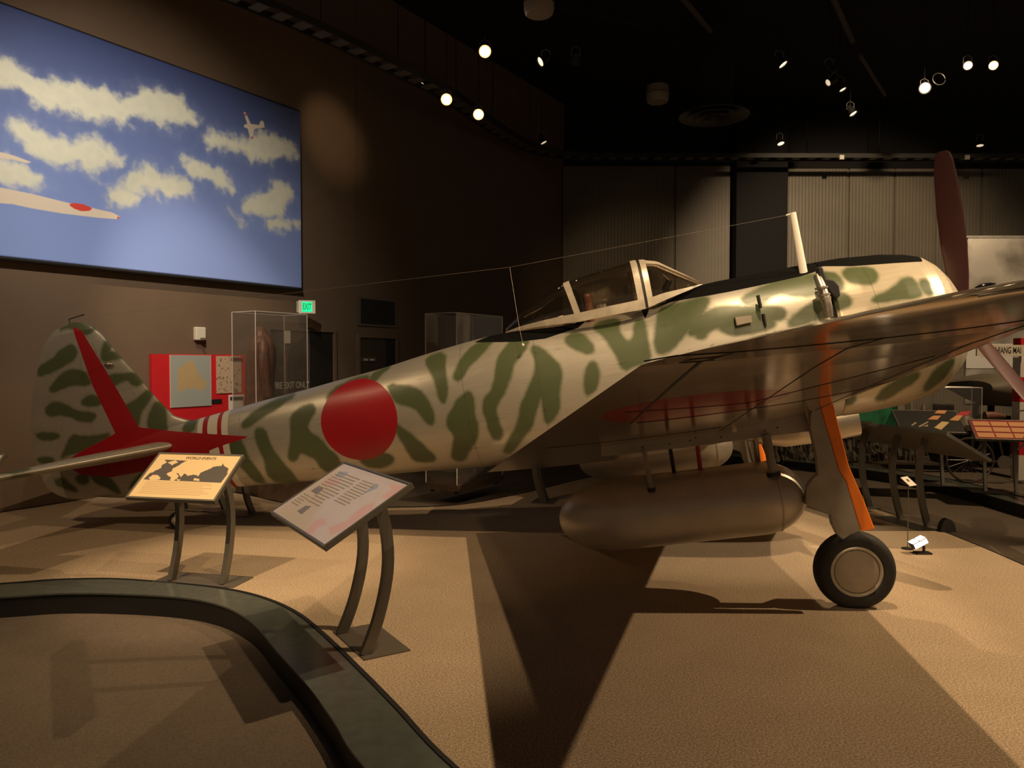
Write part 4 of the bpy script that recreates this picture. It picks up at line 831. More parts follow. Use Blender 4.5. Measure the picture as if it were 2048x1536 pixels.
# ------------------------------------------------------------------ reading stands
def make_stand(loc, psi, size, tau, cz, coff, leg_gap=.44, graphic=None, legs=2, lv=((0, 0), (.07, .2), (.11, .42), (.10, .60), (.055, .74)), base=(-.34, .34, -.06, .22), name='reading_stand'):
    W_, H_ = size; root = empty(name, (loc[0], loc[1], loc[2] if len(loc) > 2 else 0), psi)
    MB().bbox((base[0], base[2], 0.0), (base[1], base[3], .008)).build('base_plate', M['bronze'], root)
    zt = lambda v: cz + (v - coff[1]) * math.tan(tau) - .02
    for k in range(legs):
        x = (k - (legs - 1) / 2) * leg_gap; P = []
        top = lv[-1][0]; sc = zt(top) / lv[-1][1]
        pts = catmull([np.array((v, z * sc)) for v, z in lv], 5)
        MB().rectube([(x, p[0], p[1] + .004) for p in pts], .036, .062, (1, 0, 0)).build('leg', M['frame'], root, True, 50)
    ct, st = math.cos(tau), math.sin(tau); Rp = np.array([[1, 0, 0], [0, ct, -st], [0, st, ct]]); c = np.array([coff[0], coff[1], cz])
    fr = MB(); b = .016
    for cx, cy_, sx, sy_ in ((0, H_ / 2 - b / 2, W_, b), (0, -H_ / 2 + b / 2, W_, b), (W_ / 2 - b / 2, 0, b, H_ - 2 * b), (-W_ / 2 + b / 2, 0, b, H_ - 2 * b)): fr.box(c + Rp @ np.array((cx, cy_, 0)), (sx, sy_, .034), Rp)
    fr.build('panel_frame', M['frame'], root, bevel=.002)
    MB().box(c + Rp @ np.array((0, 0, -.010)), (W_ - .03, H_ - .03, .012), Rp).build('panel_back', M['bronze'], root)
    sh = None
    if graphic is not None:
        sh = MB().box(c + Rp @ np.array((0, 0, .004)), (W_ - .032, H_ - .032, .014), Rp).build('graphic_sheet', graphic, root)
    # helpers to place print on the sheet, in panel coordinates (a right, b up)
    def on_sheet(px, py):
        Rz = np.array([[math.cos(psi), -math.sin(psi), 0], [math.sin(psi), math.cos(psi), 0], [0, 0, 1]]); o = Rz @ (c + Rp @ np.array((0, 0, .011))) + np.array([loc[0], loc[1], 0]); n = Rz @ Rp @ np.array([0, 0, 1.])
        r = ray(px, py); t = np.dot(o - CAM, n) / np.dot(r, n); q = (Rz @ Rp).T @ (CAM + r * t - o); return (q[0], q[1])
    def P3(a, b, h=.0): return c + Rp @ np.array((a, b, .0115 + h))
    return root, sh, on_sheet, P3, (W_, H_), Rp
def print_grid(name, sh, P3, size, mat, polys, n=(150, 100), h=.0006, smooth=1):
    W_, H_ = size; A, B = np.meshgrid(np.linspace(-W_ / 2 + .018, W_ / 2 - .018, n[0]), np.linspace(-H_ / 2 + .018, H_ / 2 - .018, n[1])); A = A.ravel(); B = B.ravel(); pts = np.stack([A, B], 1)
    at = {k: sdf_many(pts, [chaikin(p, smooth) if smooth else p for p in L_]) for k, L_ in polys.items()}
    F = [(j * n[0] + i, j * n[0] + i + 1, (j + 1) * n[0] + i + 1, (j + 1) * n[0] + i) for j in range(n[1] - 1) for i in range(n[0] - 1)]
    return mesh(name, [P3(a, b, h) for a, b in zip(A, B)], F, mat, sh, attrs=at)
def text_rows(sh, P3, a0, a1, b0, b1, n, mat, Rp, name='text_lines', ragged=.25):
    mb = MB(); hgt = (b1 - b0) / n
    for i in range(n):
        e = a1 - (a1 - a0) * random.random() * ragged; b = b1 - hgt * (i + .5); mb.box(P3((a0 + e) / 2, b, .001), (e - a0, hgt * .32, .0006), Rp)
    return mb.build(name, mat, sh)
M['print_grey'] = simple('grey_print', (.30, .26, .22), .7)
# world events stand
r1, sh, OS, P3, sz, Rp = make_stand((-2.375, 5.76), -.218, (.752, .493), .641, .785, (-.143, .088), graphic=simple('cream_sheet', (.66, .50, .27), .5))
tag(r1, 'angled world events reading stand with a cream world map, standing by the slate ledge', 'stand', 'reading stands along the slate ledge')
cz1 = lambda L_: [OS(x * .2474, 860 + y * .2474) for x, y in L_]
sea = cz1([(1285,238),(1906,268),(1786,428),(1160,400),(1215,345)])
land = [cz1(p) for p in [[(1205,385),(1240,362),(1280,368),(1297,392),(1283,404),(1215,404)], [(1270,225),(1330,240),(1350,262),(1310,285),(1300,310),(1255,330),(1235,345),(1200,352),(1200,330)],
 [(1345,360),(1375,338),(1420,343),(1448,372),(1425,400),(1400,412),(1370,408),(1382,385)], [(1378,345),(1400,310),(1440,290),(1500,252),(1600,240),(1750,250),(1805,268),(1790,290),(1730,296),(1690,318),(1625,345),(1605,372),(1565,360),(1520,372),(1490,350),(1462,388),(1440,352),(1400,348)],
 [(1570,388),(1612,398),(1608,412),(1565,408)], [(1795,262),(1910,265),(1865,330),(1835,358),(1848,312),(1810,290)], [(1360,262),(1420,245),(1440,262),(1390,285)], [(1430,395),(1460,400),(1450,412),(1430,410)]]]
mm, nt, b = newmat('world_map_print'); tcn = noise(nt, 45, 4); w_ = mathn(nt, 'MULTIPLY', mathn(nt, 'SUBTRACT', tcn, .5), .022)
c_ = mix(nt, step(nt, attr(nt, 'sea'), .0008), (.66, .50, .27), (.075, .065, .060)); c_ = mix(nt, mathn(nt, 'MULTIPLY', step(nt, mathn(nt, 'ADD', attr(nt, 'land'), w_), .0012), step(nt, attr(nt, 'sea'), .0008)), c_, (.66, .50, .27))
nt.links.new(c_, b.inputs['Base Color']); b.inputs['Roughness'].default_value = .5
print_grid('world_map', sh, P3, sz, mm, {'sea': [sea], 'land': land}, (260, 170), smooth=0)
ta, tb = OS(1625 * .2474, 860 + 231 * .2474)
text_mesh('stand_title', 'WORLD EVENTS', .040, M['text'], sh, frameM(P3(ta, tb, .0012), Rp @ np.array([1, 0, 0]), Rp @ np.array([0, 1., 0])), .9, .0003, bold=.0006)
text_rows(sh, P3, -.30, .30, -.20, -.06, 8, simple('light_brown_print', (.50, .36, .19), .7), Rp)
# lavender stand
r2, sh, OS, P3, sz, Rp = make_stand((-.94, 4.495), -1.02, (1.06, .565), .525, .862, (-.0, -.09), leg_gap=.40, graphic=simple('lavender_sheet', (.52, .47, .50), .4),
    lv=((-.0, 0), (.085, .18), (.14, .40), (.13, .60), (.07, .80)), base=(-.27, .27, -.03, .25))
tag(r2, 'angled reading stand with a pale lavender and pink text sheet, nearest the camera', 'stand', 'reading stands along the slate ledge')
cz2 = lambda L_: [OS(400 + x * .32552, 860 + y * .32552) for x, y in L_]
pink = [cz2(p) for p in [[(750,330),(790,300),(850,305),(860,330),(830,345)], [(1160,330),(1270,350),(1240,400),(1160,440),(1120,410),(1180,370)], [(640,640),(700,560),(760,540),(780,580),(720,600),(700,640)], [(790,600),(900,560),(1000,470),(1080,440),(1060,490),(960,560),(870,620),(800,650)]]]
blue = [cz2(p) for p in [[(830,285),(855,255),(915,260),(875,295)], [(985,405),(1030,370),(1070,330),(1100,335),(1090,360),(1040,380)]]]
dark = [cz2(p) for p in [[(680,375),(720,350),(765,355),(720,400)], [(595,500),(650,465),(685,470),(625,520)]]]
warm = [cz2([(440,520),(830,240),(860,250),(640,640),(560,600)])]
mm, nt, b = newmat('lavender_print'); n3 = noise(nt, 12, 5)
c_ = mix(nt, n3, (.50, .45, .49), (.58, .53, .54)); c_ = mix(nt, mathn(nt, 'MULTIPLY', step(nt, attr(nt, 'warm'), .06), .75), c_, (.50, .42, .30)); c_ = mix(nt, mathn(nt, 'MULTIPLY', step(nt, attr(nt, 'pink'), .012), .7), c_, (.60, .33, .34))
c_ = mix(nt, mathn(nt, 'MULTIPLY', step(nt, attr(nt, 'blue'), .003), .85), c_, (.25, .30, .42)); c_ = mix(nt, mathn(nt, 'MULTIPLY', step(nt, attr(nt, 'dark'), .002), mathn(nt, 'ADD', .6, mathn(nt, 'MULTIPLY', noise(nt, 60, 3), .4))), c_, (.10, .085, .085))
nt.links.new(c_, b.inputs['Base Color']); b.inputs['Roughness'].default_value = .35
print_grid('printed_sheet', sh, P3, sz, mm, {'pink': pink, 'blue': blue, 'dark': dark, 'warm': warm}, (200, 120), smooth=0)
for (a0, a1, b0, b1, n_) in ((-.30, -.04, -.10, .20, 12), (.0, .22, -.02, .20, 10), (-.42, -.30, .02, .2, 7), (-.46, -.30, -.16, -.05, 5)): text_rows(sh, P3, a0, a1, b0, b1, n_, M['print_grey'], Rp)
# third stand, mostly outside the left edge
r3, sh, OS, P3, sz, Rp = make_stand((-4.41, 5.85), .05, (.75, .49), .62, .78, (.0, .09), graphic=simple('white_sheet', (.62, .52, .40), .5))
tag(r3, 'reading stand with a pale sheet, its corner showing at the left edge', 'stand', 'reading stands along the slate ledge')
# stands along the rear of the platform
def far_stand(loc, psi, label, size=(.75, .5), tau=.62, cz=.80, graphic=None, group='reading stands behind the aircraft', **k):
    r = make_stand(loc, psi, size, tau, cz, k.pop('coff', (0, .05)), graphic=graphic, **k)[0]; return tag(r, label, 'stand', group)
far_stand((-3.05, 8.55), R_(150), 'dark reading stand seen from behind below the tail, near the red panel', cz=.62)
far_stand((.40, 9.15), R_(75), 'narrow reading stand seen end-on behind the aircraft belly', size=(.42, .40), cz=.66, leg_gap=.16, base=(-.16, .16, -.12, .14))
far_stand((4.16, 7.92), R_(101), 'reading stand seen from the back beside the landing gear, nearer one with the long panel', size=(1.15, .56), tau=.50, cz=.86, coff=(-.12, -.02), leg_gap=.40)
far_stand((4.06, 9.0), R_(101), 'reading stand seen from the back beside the landing gear, farther one', size=(1.0, .56), tau=.50, cz=.86, coff=(-.05, -.02), leg_gap=.44)
# second platform stands
r, sh, OS, P3, sz, Rp = make_stand((5.65, 10.35), -.25, (.80, .62), .42, .86, (-.05, -.05), graphic=M['black'], leg_gap=.3)
tag(r, 'black table stand carrying small orange and red cards, beyond the slate ledge', 'stand', 'card stands on the far platform')
cardm = {'o': simple('orange_card', (.62, .30, .13), .6), 'y': simple('yellow_card', (.66, .48, .22), .6), 'r': simple('red_card', (.45, .03, .05), .6), 'w': simple('tan_card', (.40, .32, .22), .6)}
for pts, mt in (([(690,685),(715,662),(782,664),(765,688)], 'o'), ([(642,730),(680,703),(738,703),(712,732)], 'o'), ([(800,735),(850,700),(900,700),(865,740)], 'o'), ([(850,700),(888,672),(965,670),(925,702)], 'r'), ([(688,790),(745,745),(800,750),(740,806)], 'y'), ([(570,782),(640,745),(648,750),(585,786)], 'w'), ([(605,780),(645,768),(642,782)], 'w'), ([(520,770),(555,748),(560,756),(530,776)], 'w')):
    q = [OS(1680 + x * .2734, 640 + y * .2734) for x, y in pts]; MB().prism(q, lambda a, b, t: P3(a, b, t), .0, .006).build('card', cardm[mt], sh)
r, sh, OS, P3, sz, Rp = make_stand((6.22, 9.75), -.35, (.66, .52), .42, .80, (-.02, -.05), graphic=simple('dark_red_sheet', (.28, .02, .03), .5), leg_gap=.34)
tag(r, 'stand with a dark red sheet covered in rows of cream cards, beside the bicycle', 'stand', 'card stands on the far platform')
for j in range(3):
    for i in range(3): MB().box(P3(-.20 + i * .2, -.16 + j * .15, .003), (.185, .115, .005), Rp).build('card', cardm['o'], sh)
r, sh, OS, P3, sz, Rp = make_stand((6.55, 9.2), -.35, (.6, .5), .42, .72, (0, -.05), graphic=M['cloth'], leg_gap=.34)
tag(r, 'low stand with a green sheet at the right edge beside the striped post', 'stand', 'card stands on the far platform')
# small card on a rod, floor lamps
fp = on_floor(1815, 1098); q = empty('caption_sign', fp); tag(q, 'tiny cream caption card on a thin rod beside the wheel', 'sign')
MB().tube([(0, 0, 0), (0, 0, .60)], .004, 8).build('rod', M['bronze'], q); MB().tube([(0, 0, 0), (0, 0, .008)], .05, 16).build('foot', M['black'], q)
RR = Matrix.Rotation(R_(35), 3, 'Z') @ Matrix.Rotation(R_(38), 3, 'X'); RR = np.array(RR)
MB().box((0, 0, .605), (.115, .11, .005), RR).build('card', M['cream'], q); MB().box(np.array((0, 0, .605)) + RR @ np.array((0, .01, .003)), (.03, .03, .002), RR).build('card_picture', M['wood'], q)
fp = on_floor(1836, 1108); q = empty('floor_lamp', fp); tag(q, 'small black floor lamp with a bright white face, on the carpet right of the wheel', 'lamp')
MB().bbox((-.02, -.03, 0), (.11, .05, .015)).build('lamp_foot', M['black'], q); MB().tube([(.05, 0, .01), (.05, 0, .07)], .012, 8).build('lamp_stem', M['black'], q)
RR = np.array(Matrix.Rotation(R_(-28), 3, 'Y')); 
MB().box((.0, 0, .10), (.13, .09, .05), RR).build('lamp_body', M['black'], q, bevel=.008)
for dx in (-.033, .033): MB().box(np.array((0, 0, .10)) + RR @ np.array((dx, 0, .028)), (.055, .08, .006), RR).build('lamp_face', M['floorlamp'], q)
MB().box(np.array((0, 0, .10)) + RR @ np.array((0, -.047, .0)), (.12, .004, .04), RR).build('lamp_face', M['floorlamp'], q)
fp = on_floor(1893, 1063); q = tag(MB().loft([[fp + np.array((math.cos(a) * .075 * s + .0, .035 * t, math.sin(a) * .13 * s)) for a in np.linspace(0, math.pi, 16)] for s, t in ((.5, -1.2), (1, -1), (1, 1), (.5, 1.3))]).build('uplight', M['black'], None, True), 'black half-round uplight on the carpet edge near the stands', 'lamp')

# ------------------------------------------------------------------ glass cases
def glass_case(p0, a, la, b, lb, z0, z1, label, plinth=None):
    p0 = np.array([*p0, 0.0]); a = np.array([*a, 0.0]); b = np.array([*b, 0.0]); c = p0 + a * la / 2 + b * lb / 2; root = empty('display_case', (c[0], c[1], FZ)); RT = np.array([a, b, [0, 0, 1.]]).T
    o = -np.array([c[0], c[1], FZ]); sh = lambda v: v + o
    for pos, size in ((p0 + b * lb / 2, (.008, lb, z1 - z0)), (p0 + a * la + b * lb / 2, (.008, lb, z1 - z0)), (p0 + a * la / 2, (la, .008, z1 - z0)), (p0 + a * la / 2 + b * lb, (la, .008, z1 - z0))):
        MB().box(sh(pos + np.array([0, 0, (z0 + z1) / 2])), size, RT).build('glass_pane', M['caseglass'], root)
    MB().box(sh(c + np.array([0, 0, z1])), (la, lb, .010), RT).build('glass_top', M['caseglass'], root)
    e = MB()
    for i in (0, 1):
        for j in (0, 1):
            q = sh(p0 + a * la * i + b * lb * j); e.tube([q + np.array([0, 0, z0]), q + np.array([0, 0, z1])], .006, 6)
    for z in (z1,):
        for u, v in (((0, 0), (1, 0)), ((1, 0), (1, 1)), ((1, 1), (0, 1)), ((0, 1), (0, 0))):
            e.tube([sh(p0 + a * la * u[0] + b * lb * u[1] + np.array([0, 0, z])), sh(p0 + a * la * v[0] + b * lb * v[1] + np.array([0, 0, z]))], .005, 6)
    e.build('polished_edge', M['caseedge'], root)
    MB().box(sh(c + np.array([0, 0, z0 - .04])), (la + .03, lb + .03, .08), RT).build('case_floor', M['wood'], root)
    return tag(root, label, 'display case'), c, RT, o
wd = WD[:2]; wl = -WN[:2]
cs1, c1, RT, o = glass_case((-3.16, 9.5), wd, .846, wl, .438 , .62, 2.29, 'tall clear display case holding a brown leather coat, in front of the fire exit')
MB().box(c1 + o + np.array([0, 0, (.54 + FZ) / 2]), (.80, .42, .54 - FZ), RT).build('plinth', M['wood'], cs1)
cs2, c2, RT, o = glass_case((-.69, 9.6), wd, 1.06, wl, .49, .12, 2.28, 'clear display case with pale edges standing behind the fuselage and canopy')
for i in (-1, 1):
    for j in (-1, 1): q = c2 + o + RT @ np.array([i * .46, j * .19, 0]); MB().rectube([q + np.array([0, 0, 0]), q + np.array([0, 0, .2])], .05, .05, (1, 0, 0)).build('leg', M['wood'], cs2)
# coat on a form inside the tall case
cq = at(521, 723, 10.05); ct = empty('leather_coat', (cq[0], cq[1], .62)); tag(ct, 'brown leather coat on a headless form inside the tall display case', 'coat')
prof = [(.0, .20, .15, 0), (.3, .19, .14, .01), (.6, .17, .13, .01), (.85, .19, .13, 0), (1.05, .20, .14, -.01), (1.2, .21, .13, -.02), (1.3, .185, .11, -.02), (1.36, .12, .09, -.02), (1.40, .075, .07, -.01), (1.46, .06, .06, 0)]
rg = []
for z, w, d_, s in [(z_ * 1.0, w_ * 1.15, d__ * 1.3, s_) for z_, w_, d__, s_ in prof]: rg.append([np.array((w * math.cos(a) * (1 + .04 * math.sin(9 * a + z * 3)), s + d_ * math.sin(a) * (1 + .05 * math.sin(7 * a)), z)) for a in np.linspace(0, 2 * math.pi, 48, endpoint=False)])
MB().loft(rg).build('coat_body', M['leather'], ct, True)
for sx in (-1, 1): MB().tube([(sx * .18, -.02, 1.28), (sx * .25, -.01, 1.12), (sx * .27, -.03, .85), (sx * .25, -.06, .60)], [.07, .075, .065, .055], 14).build('sleeve', M['leather'], ct, True)
MB().tube([(0, 0, 1.42), (0, 0, 1.50)], [.07, .05], 20).build('collar', simple('coat_collar', (.20, .10, .06), .8), ct, True)
ct.rotation_euler = (0, 0, R_(112))
# flying helmet on a stand in the second case
hp = at(947, 700, 10.15); q = empty('leather_helmet', (hp[0], hp[1], .12)); tag(q, 'tan leather flying helmet on a post inside the clear case behind the canopy', 'helmet')
hz = hp[2] - .12; MB().tube([(0, 0, 0), (0, 0, hz - .05)], .02, 10).build('post', M['wood'], q); MB().bbox((-.12, -.12, 0), (.12, .12, .02)).build('foot', M['wood'], q)
rg = [[np.array((r * math.cos(a), r * 1.15 * math.sin(a), hz + z)) for a in np.linspace(0, 2 * math.pi, 24, endpoint=False)] for z, r in ((-.10, .07), (-.05, .09), (.02, .10), (.07, .085), (.10, .05), (.11, .01))]
MB().loft(rg).build('helmet_shell', simple('tan_leather', (.35, .24, .16), .5), q, True)
for sx in (-1, 1): MB().lathe([(0, .035), (.02, .03), (.022, .01)], (sx * .095, -.02, hz - .02), (sx, 0, 0), 16).build('ear_cup', M['leather'], q, True)

# ------------------------------------------------------------------ far platform scenery
def xz(px, py, d): p = at(px, py, d); return p
D = 13.5; a = xz(1936, 476, D); b = xz(1912, 728, D)
bd = empty('backdrop_board', (a[0] + 1.7, D, 0)); tag(bd, 'tall white backdrop board painted with grey clouds at the right edge', 'board')
mm, nt, bb = newmat('cloud_backdrop'); n1 = noise(nt, 1.1, 5); rr_ = N(nt, 'ShaderNodeValToRGB'); nt.links.new(n1, rr_.inputs[0]); e = rr_.color_ramp.elements; e[0].position = .40; e[0].color = (.20, .17, .13, 1); e[1].position = .58; e[1].color = (.50, .45, .37, 1); nt.links.new(rr_.outputs[0], bb.inputs['Base Color'])
MB().bbox((-1.7, 0, .9), (1.9, .05, a[2])).build('painted_face', mm, bd); MB().bbox((-1.73, -.01, a[2]), (1.93, .06, a[2] + .04)).build('top_edge', M['greymetal'], bd)
for x in (-1.5, 1.6): MB().bbox((x - .04, 0, 0), (x + .04, .05, .9)).build('support', M['wood'], bd)
MB().bbox((-1.7, -.012, 1.55), (1.9, 0, 1.98)).build('white_strip', M['white'], bd)
# olive aircraft wing
Pw = []; nc = 36; y0 = 11.4
for x, ch, zc in ((7.12, 1.5, 1.28), (7.35, 1.75, 1.28), (8.0, 1.85, 1.25), (9.2, 1.9, 1.20)):
    rgk = []
    for k in range(nc):
        a_ = 2 * math.pi * k / nc; c_ = 1 - (1 - math.cos(a_)) / 2; yt = 5 * (.26 if x > 7.2 else .14) * ch * (0.2969 * math.sqrt(c_) - .126 * c_ - .3516 * c_ ** 2 + .2843 * c_ ** 3 - .1036 * c_ ** 4)
        rgk.append(np.array((x, y0 + ch * c_, zc + (yt * .9 if a_ < math.pi else -yt * 1.25))))
    Pw.append(rgk)
ow = MB().loft(Pw).build('aircraft_wing', M['olive'], None, True, 60); tag(ow, 'thick olive wing of another aircraft behind the propeller, under the white board', 'aircraft wing')
for x in (7.6, 8.9): MB().tube([(x, y0 + .8, 0), (x, y0 + .8, 1.1)], .05, 12).build('support_strut', M['black'], ow)
# striped post and town sign
pp = at(2041, 800, 10.9); st = empty('striped_post', (pp[0] + .02, 10.9, 0)); tag(st, 'red and white striped square post at the right edge holding the town sign', 'post')
zz = [0, .35, .75, 1.1, 1.45, 1.85, 2.0]
for i in range(6): MB().bbox((-.085, -.085, zz[i]), (.085, .085, zz[i + 1])).build('red_band' if i % 2 else 'white_band', M['panelred'] if i % 2 else M['white'], st)
sg = empty('town_sign', tuple(at(2000, 701, 10.78))); tag(sg, 'cream arrow board reading 407 CHIANG MAI fixed to the striped post', 'sign')
MB().box((0, 0, 0), (.66, .03, .155)).build('sign_board', M['cream'], sg); text_mesh('sign_lettering', '407 CHIANG MAI', .125, M['text'], sg, frameM((0.02, -.017, 0), (1, 0, 0), (0, 0, 1)), .56, .001, bold=.001)
MB().box((.0, -.004, -.09), (.5, .02, .012)).build('lower_edge', M['white'], sg)
# rubble bank and green banner
rb = []; X0 = 3.9; nxx = 150
v = []; f = []
for i in range(nxx + 1):
    for j in range(16):
        x = X0 + 3.8 * i / nxx; t = j / 15; v.append((x, 12.9 + .9 * t + .10 * math.sin(x * 7 + j), .0 + .62 * math.sin(t * 1.6) + .05 * rng.normal()))
for i in range(nxx):
    for j in range(15): a_ = i * 16 + j; f.append((a_, a_ + 16, a_ + 17, a_ + 1))
rbk = mesh('rubble_bank', v, f, M['rock']); sd = rbk.modifiers.new('thick', 'SOLIDIFY'); sd.thickness = .05; tag(rbk, 'dark bank of rubble and brush along the far platform', 'rubble', kind='stuff')
bn = empty('green_banner', (*at(1750, 830, 12.2)[:2], 0)); tag(bn, 'green picture banner with dark palms standing behind the belly', 'banner')
za, zc = at(1750, 805, 12.2)[2], at(1750, 856, 12.2)[2]
MB().bbox((-.36, 0, zc), (.36, .03, za)).build('printed_face', M['cloth'], bn)
for x in (-.34, .34): MB().tube([(x, .02, 0), (x, .02, zc)], .012, 8).build('leg', M['black'], bn)
# low glass case with relics
cs3, c3, RT3, o3 = glass_case((6.05, 11.64), (.97, -.24), .95, (.24, .97), .45, .72, 1.28, 'low glass case of dark relics behind the black table of cards')
for i in (-1, 1):
    for j in (-1, 1): q_ = c3 + o3 + RT3 @ np.array([i * .48, j * .19, 0]); MB().rectube([q_ + np.array([0, 0, .15]), q_ + np.array([0, 0, .82])], .03, .03, (1, 0, 0)).build('leg', M['frame'], cs3)
def relic(nm, label, cat, off, mb, mat):
    p = c3 + RT3 @ np.array(off); e_ = mb.build(nm, mat, None, True); e_.location = (p[0], p[1], .72); return tag(e_, label, cat)
relic('metal_flask', 'small pale metal flask in the low glass case', 'flask', (-.25, 0, 0), MB().lathe([(0, .06), (.20, .07), (.26, .03), (.30, .03)], (0, 0, 0), (0, 0, 1), 20), M['silver'])
relic('field_telephone', 'square black box in the middle of the low glass case', 'box', (.02, 0, 0), MB().bbox((-.12, -.08, 0), (.12, .08, .30)), M['black'])
relic('steel_helmet', 'grey steel helmet in the right end of the low glass case', 'helmet', (.32, 0, 0), MB().lathe([(0, .16), (.02, .15), (.10, .12), (.16, .07), (.18, .01)], (0, 0, 0), (0, 0, 1), 24), M['greymetal'])
# dark crate and bicycle
ck = at(1985, 850, 12.3); ck_ = tag(MB().bbox((ck[0] - .30, 12.3, 0), (ck[0] + .30, 12.7, .80)).build('dark_cabinet', M['black'], bevel=.01), 'plain black cabinet behind the stand with the red sheet', 'cabinet')
MB().bbox((ck[0] - .26, 12.285, .1), (ck[0] + .26, 12.3, .74)).build('cabinet_door', M['deck'], ck_)
bk = empty('bicycle', (6.75, 10.45, 0), R_(-8)); tag(bk, 'old dark bicycle standing on the far platform behind the card stands', 'bicycle')
def ring(r, rt, c, n=40):
    b_ = MB(); rings = [[np.array(c) + np.array(((r + rt * math.cos(q)) * math.cos(a), rt * math.sin(q), (r + rt * math.cos(q)) * math.sin(a))) for q in np.linspace(0, 2 * math.pi, 8, endpoint=False)] for a in np.linspace(0, 2 * math.pi, n + 1)]; return b_.loft(rings, False)
M['bike'] = simple('bicycle_metal', (.13, .105, .08), .35, .7)
for x in (-.48, .52):
    w_ = ring(.30, .016, (x, 0, .32)).build('wheel', M['bike'], bk, True); sp = MB()
    for k in range(18): a_ = 2 * math.pi * k / 18; sp.tube([(x, 0, .32), (x + .29 * math.cos(a_), 0, .32 + .29 * math.sin(a_))], .0016, 4)
    sp.build('spokes', M['steel'], w_); MB().tube([(x, -.04, .32), (x, .04, .32)], .02, 10).build('hub', M['steel'], w_, True)
fr_ = MB()
for p, q_ in (((-.48, 0, .32), (-.05, 0, .30)), ((-.48, 0, .32), (-.15, 0, .78)), ((-.05, 0, .30), (-.17, 0, .88)), ((-.05, 0, .30), (.36, 0, .72)), ((-.15, 0, .80), (.35, 0, .80)), ((.33, 0, .92), (.52, 0, .32))): fr_.tube([p, q_], .015, 8)
fr_.build('bicycle_frame', M['bike'], bk, True); MB().tube([(.22, -.26, .98), (.34, -.2, 1.0), (.34, .2, 1.0), (.22, .26, .98)], .011, 8).build('handlebar', M['steel'], bk, True)
MB().tube([(-.30, 0, .92), (-.18, 0, .93), (-.04, 0, .92)], [.07, .06, .025], 10).build('saddle', M['leather'], bk, True)
MB().lathe([(-.008, .09), (.008, .09)], (-.05, -.02, .30), (0, 1, 0), 20).build('chainwheel', M['steel'], bk, True)
# ------------------------------------------------------------------ ceiling gear
ZC = 6.6
def at_z(px, py, z): r = ray(px, py); return CAM + r * (z - CAMZ) / r[2]
# ladder-type cable tray following the wall and the back of the hall
tp_ = [at_z(px, py, 6.45) for px, py in ((330, -60), (500, 3), (647, 66), (819, 150), (900, 192), (975, 246), (1040, 285), (1100, 306), (1180, 314))]
D9 = tp_[-1][1]; tp_ += [np.array((x, D9 + .02 * i, 6.45)) for i, x in enumerate((2.6, 4.5, 7.0, 10.0, 13.0))]
path = catmull(tp_, 10)
def rel(mb, name, mat, parent=None, **k): return mb.build(name, mat, parent, **k)
seg = [0.0]
for p, q in zip(path[:-1], path[1:]): seg.append(seg[-1] + np.linalg.norm(q - p))
def pos(s): i = int(np.clip(np.searchsorted(seg, s) - 1, 0, len(path) - 2)); t = (s - seg[i]) / (seg[i + 1] - seg[i]); d_ = path[i + 1] - path[i]; d_ = d_ / np.linalg.norm(d_); return path[i] * (1 - t) + path[i + 1] * t, np.array((-d_[1], d_[0], 0)), d_
tr = empty('cable_tray', tuple(path[0])); tag(tr, 'black ladder cable tray hung below the ceiling, curving round the hall corner', 'cable tray')
o = -path[0]; wdt = .34; A = [p + o for p in path]
for sg_ in (-1, 1):
    m_ = MB(); pts = []
    for s in np.linspace(0, seg[-1], 90): p, nrm, d_ = pos(s); pts.append(p + nrm * sg_ * wdt / 2 + o)
    m_.rectube(pts, .10, .03, (0, 0, 1)); m_.build('side_rail', M['greymetal'] if False else simple('tray_metal', (.05, .045, .038), .5, .5), tr)
m_ = MB(); s = .1
M['traytop'] = simple('tray_slat', (.16, .145, .12), .6)
while s < seg[-1] - .1:
    p, nrm, d_ = pos(s); q, n2, _ = pos(s + .18); c_ = [p - nrm * wdt / 2, p + nrm * wdt / 2, q + n2 * wdt / 2, q - n2 * wdt / 2]; m_ = MB()
    m_.add([x + o + np.array((0, 0, z)) for z in (-.02, 0) for x in c_], [(0, 1, 2, 3), (7, 6, 5, 4), (0, 4, 5, 1), (1, 5, 6, 2), (2, 6, 7, 3), (3, 7, 4, 0)]); m_.build('tray_slat', M['traytop'], tr); s += .36
m_ = MB(); s = .6
while s < seg[-1] - .1:
    p, nrm, d_ = pos(s); MB().tube([p + o, p + o + np.array((0, 0, 8.2 - 6.45))], .008, 5).build('hanger_rod', M['black'], tr); s += 1.7
for px in (1678, 1927):
    p = at_z(px, 318, 6.4); p = np.array((p[0], D9 - .16, 6.40)) - path[0]; MB().bbox(p - (.05, .02, .05), p + (.05, .02, .05)).build('white_tag', M['cream'], tr)
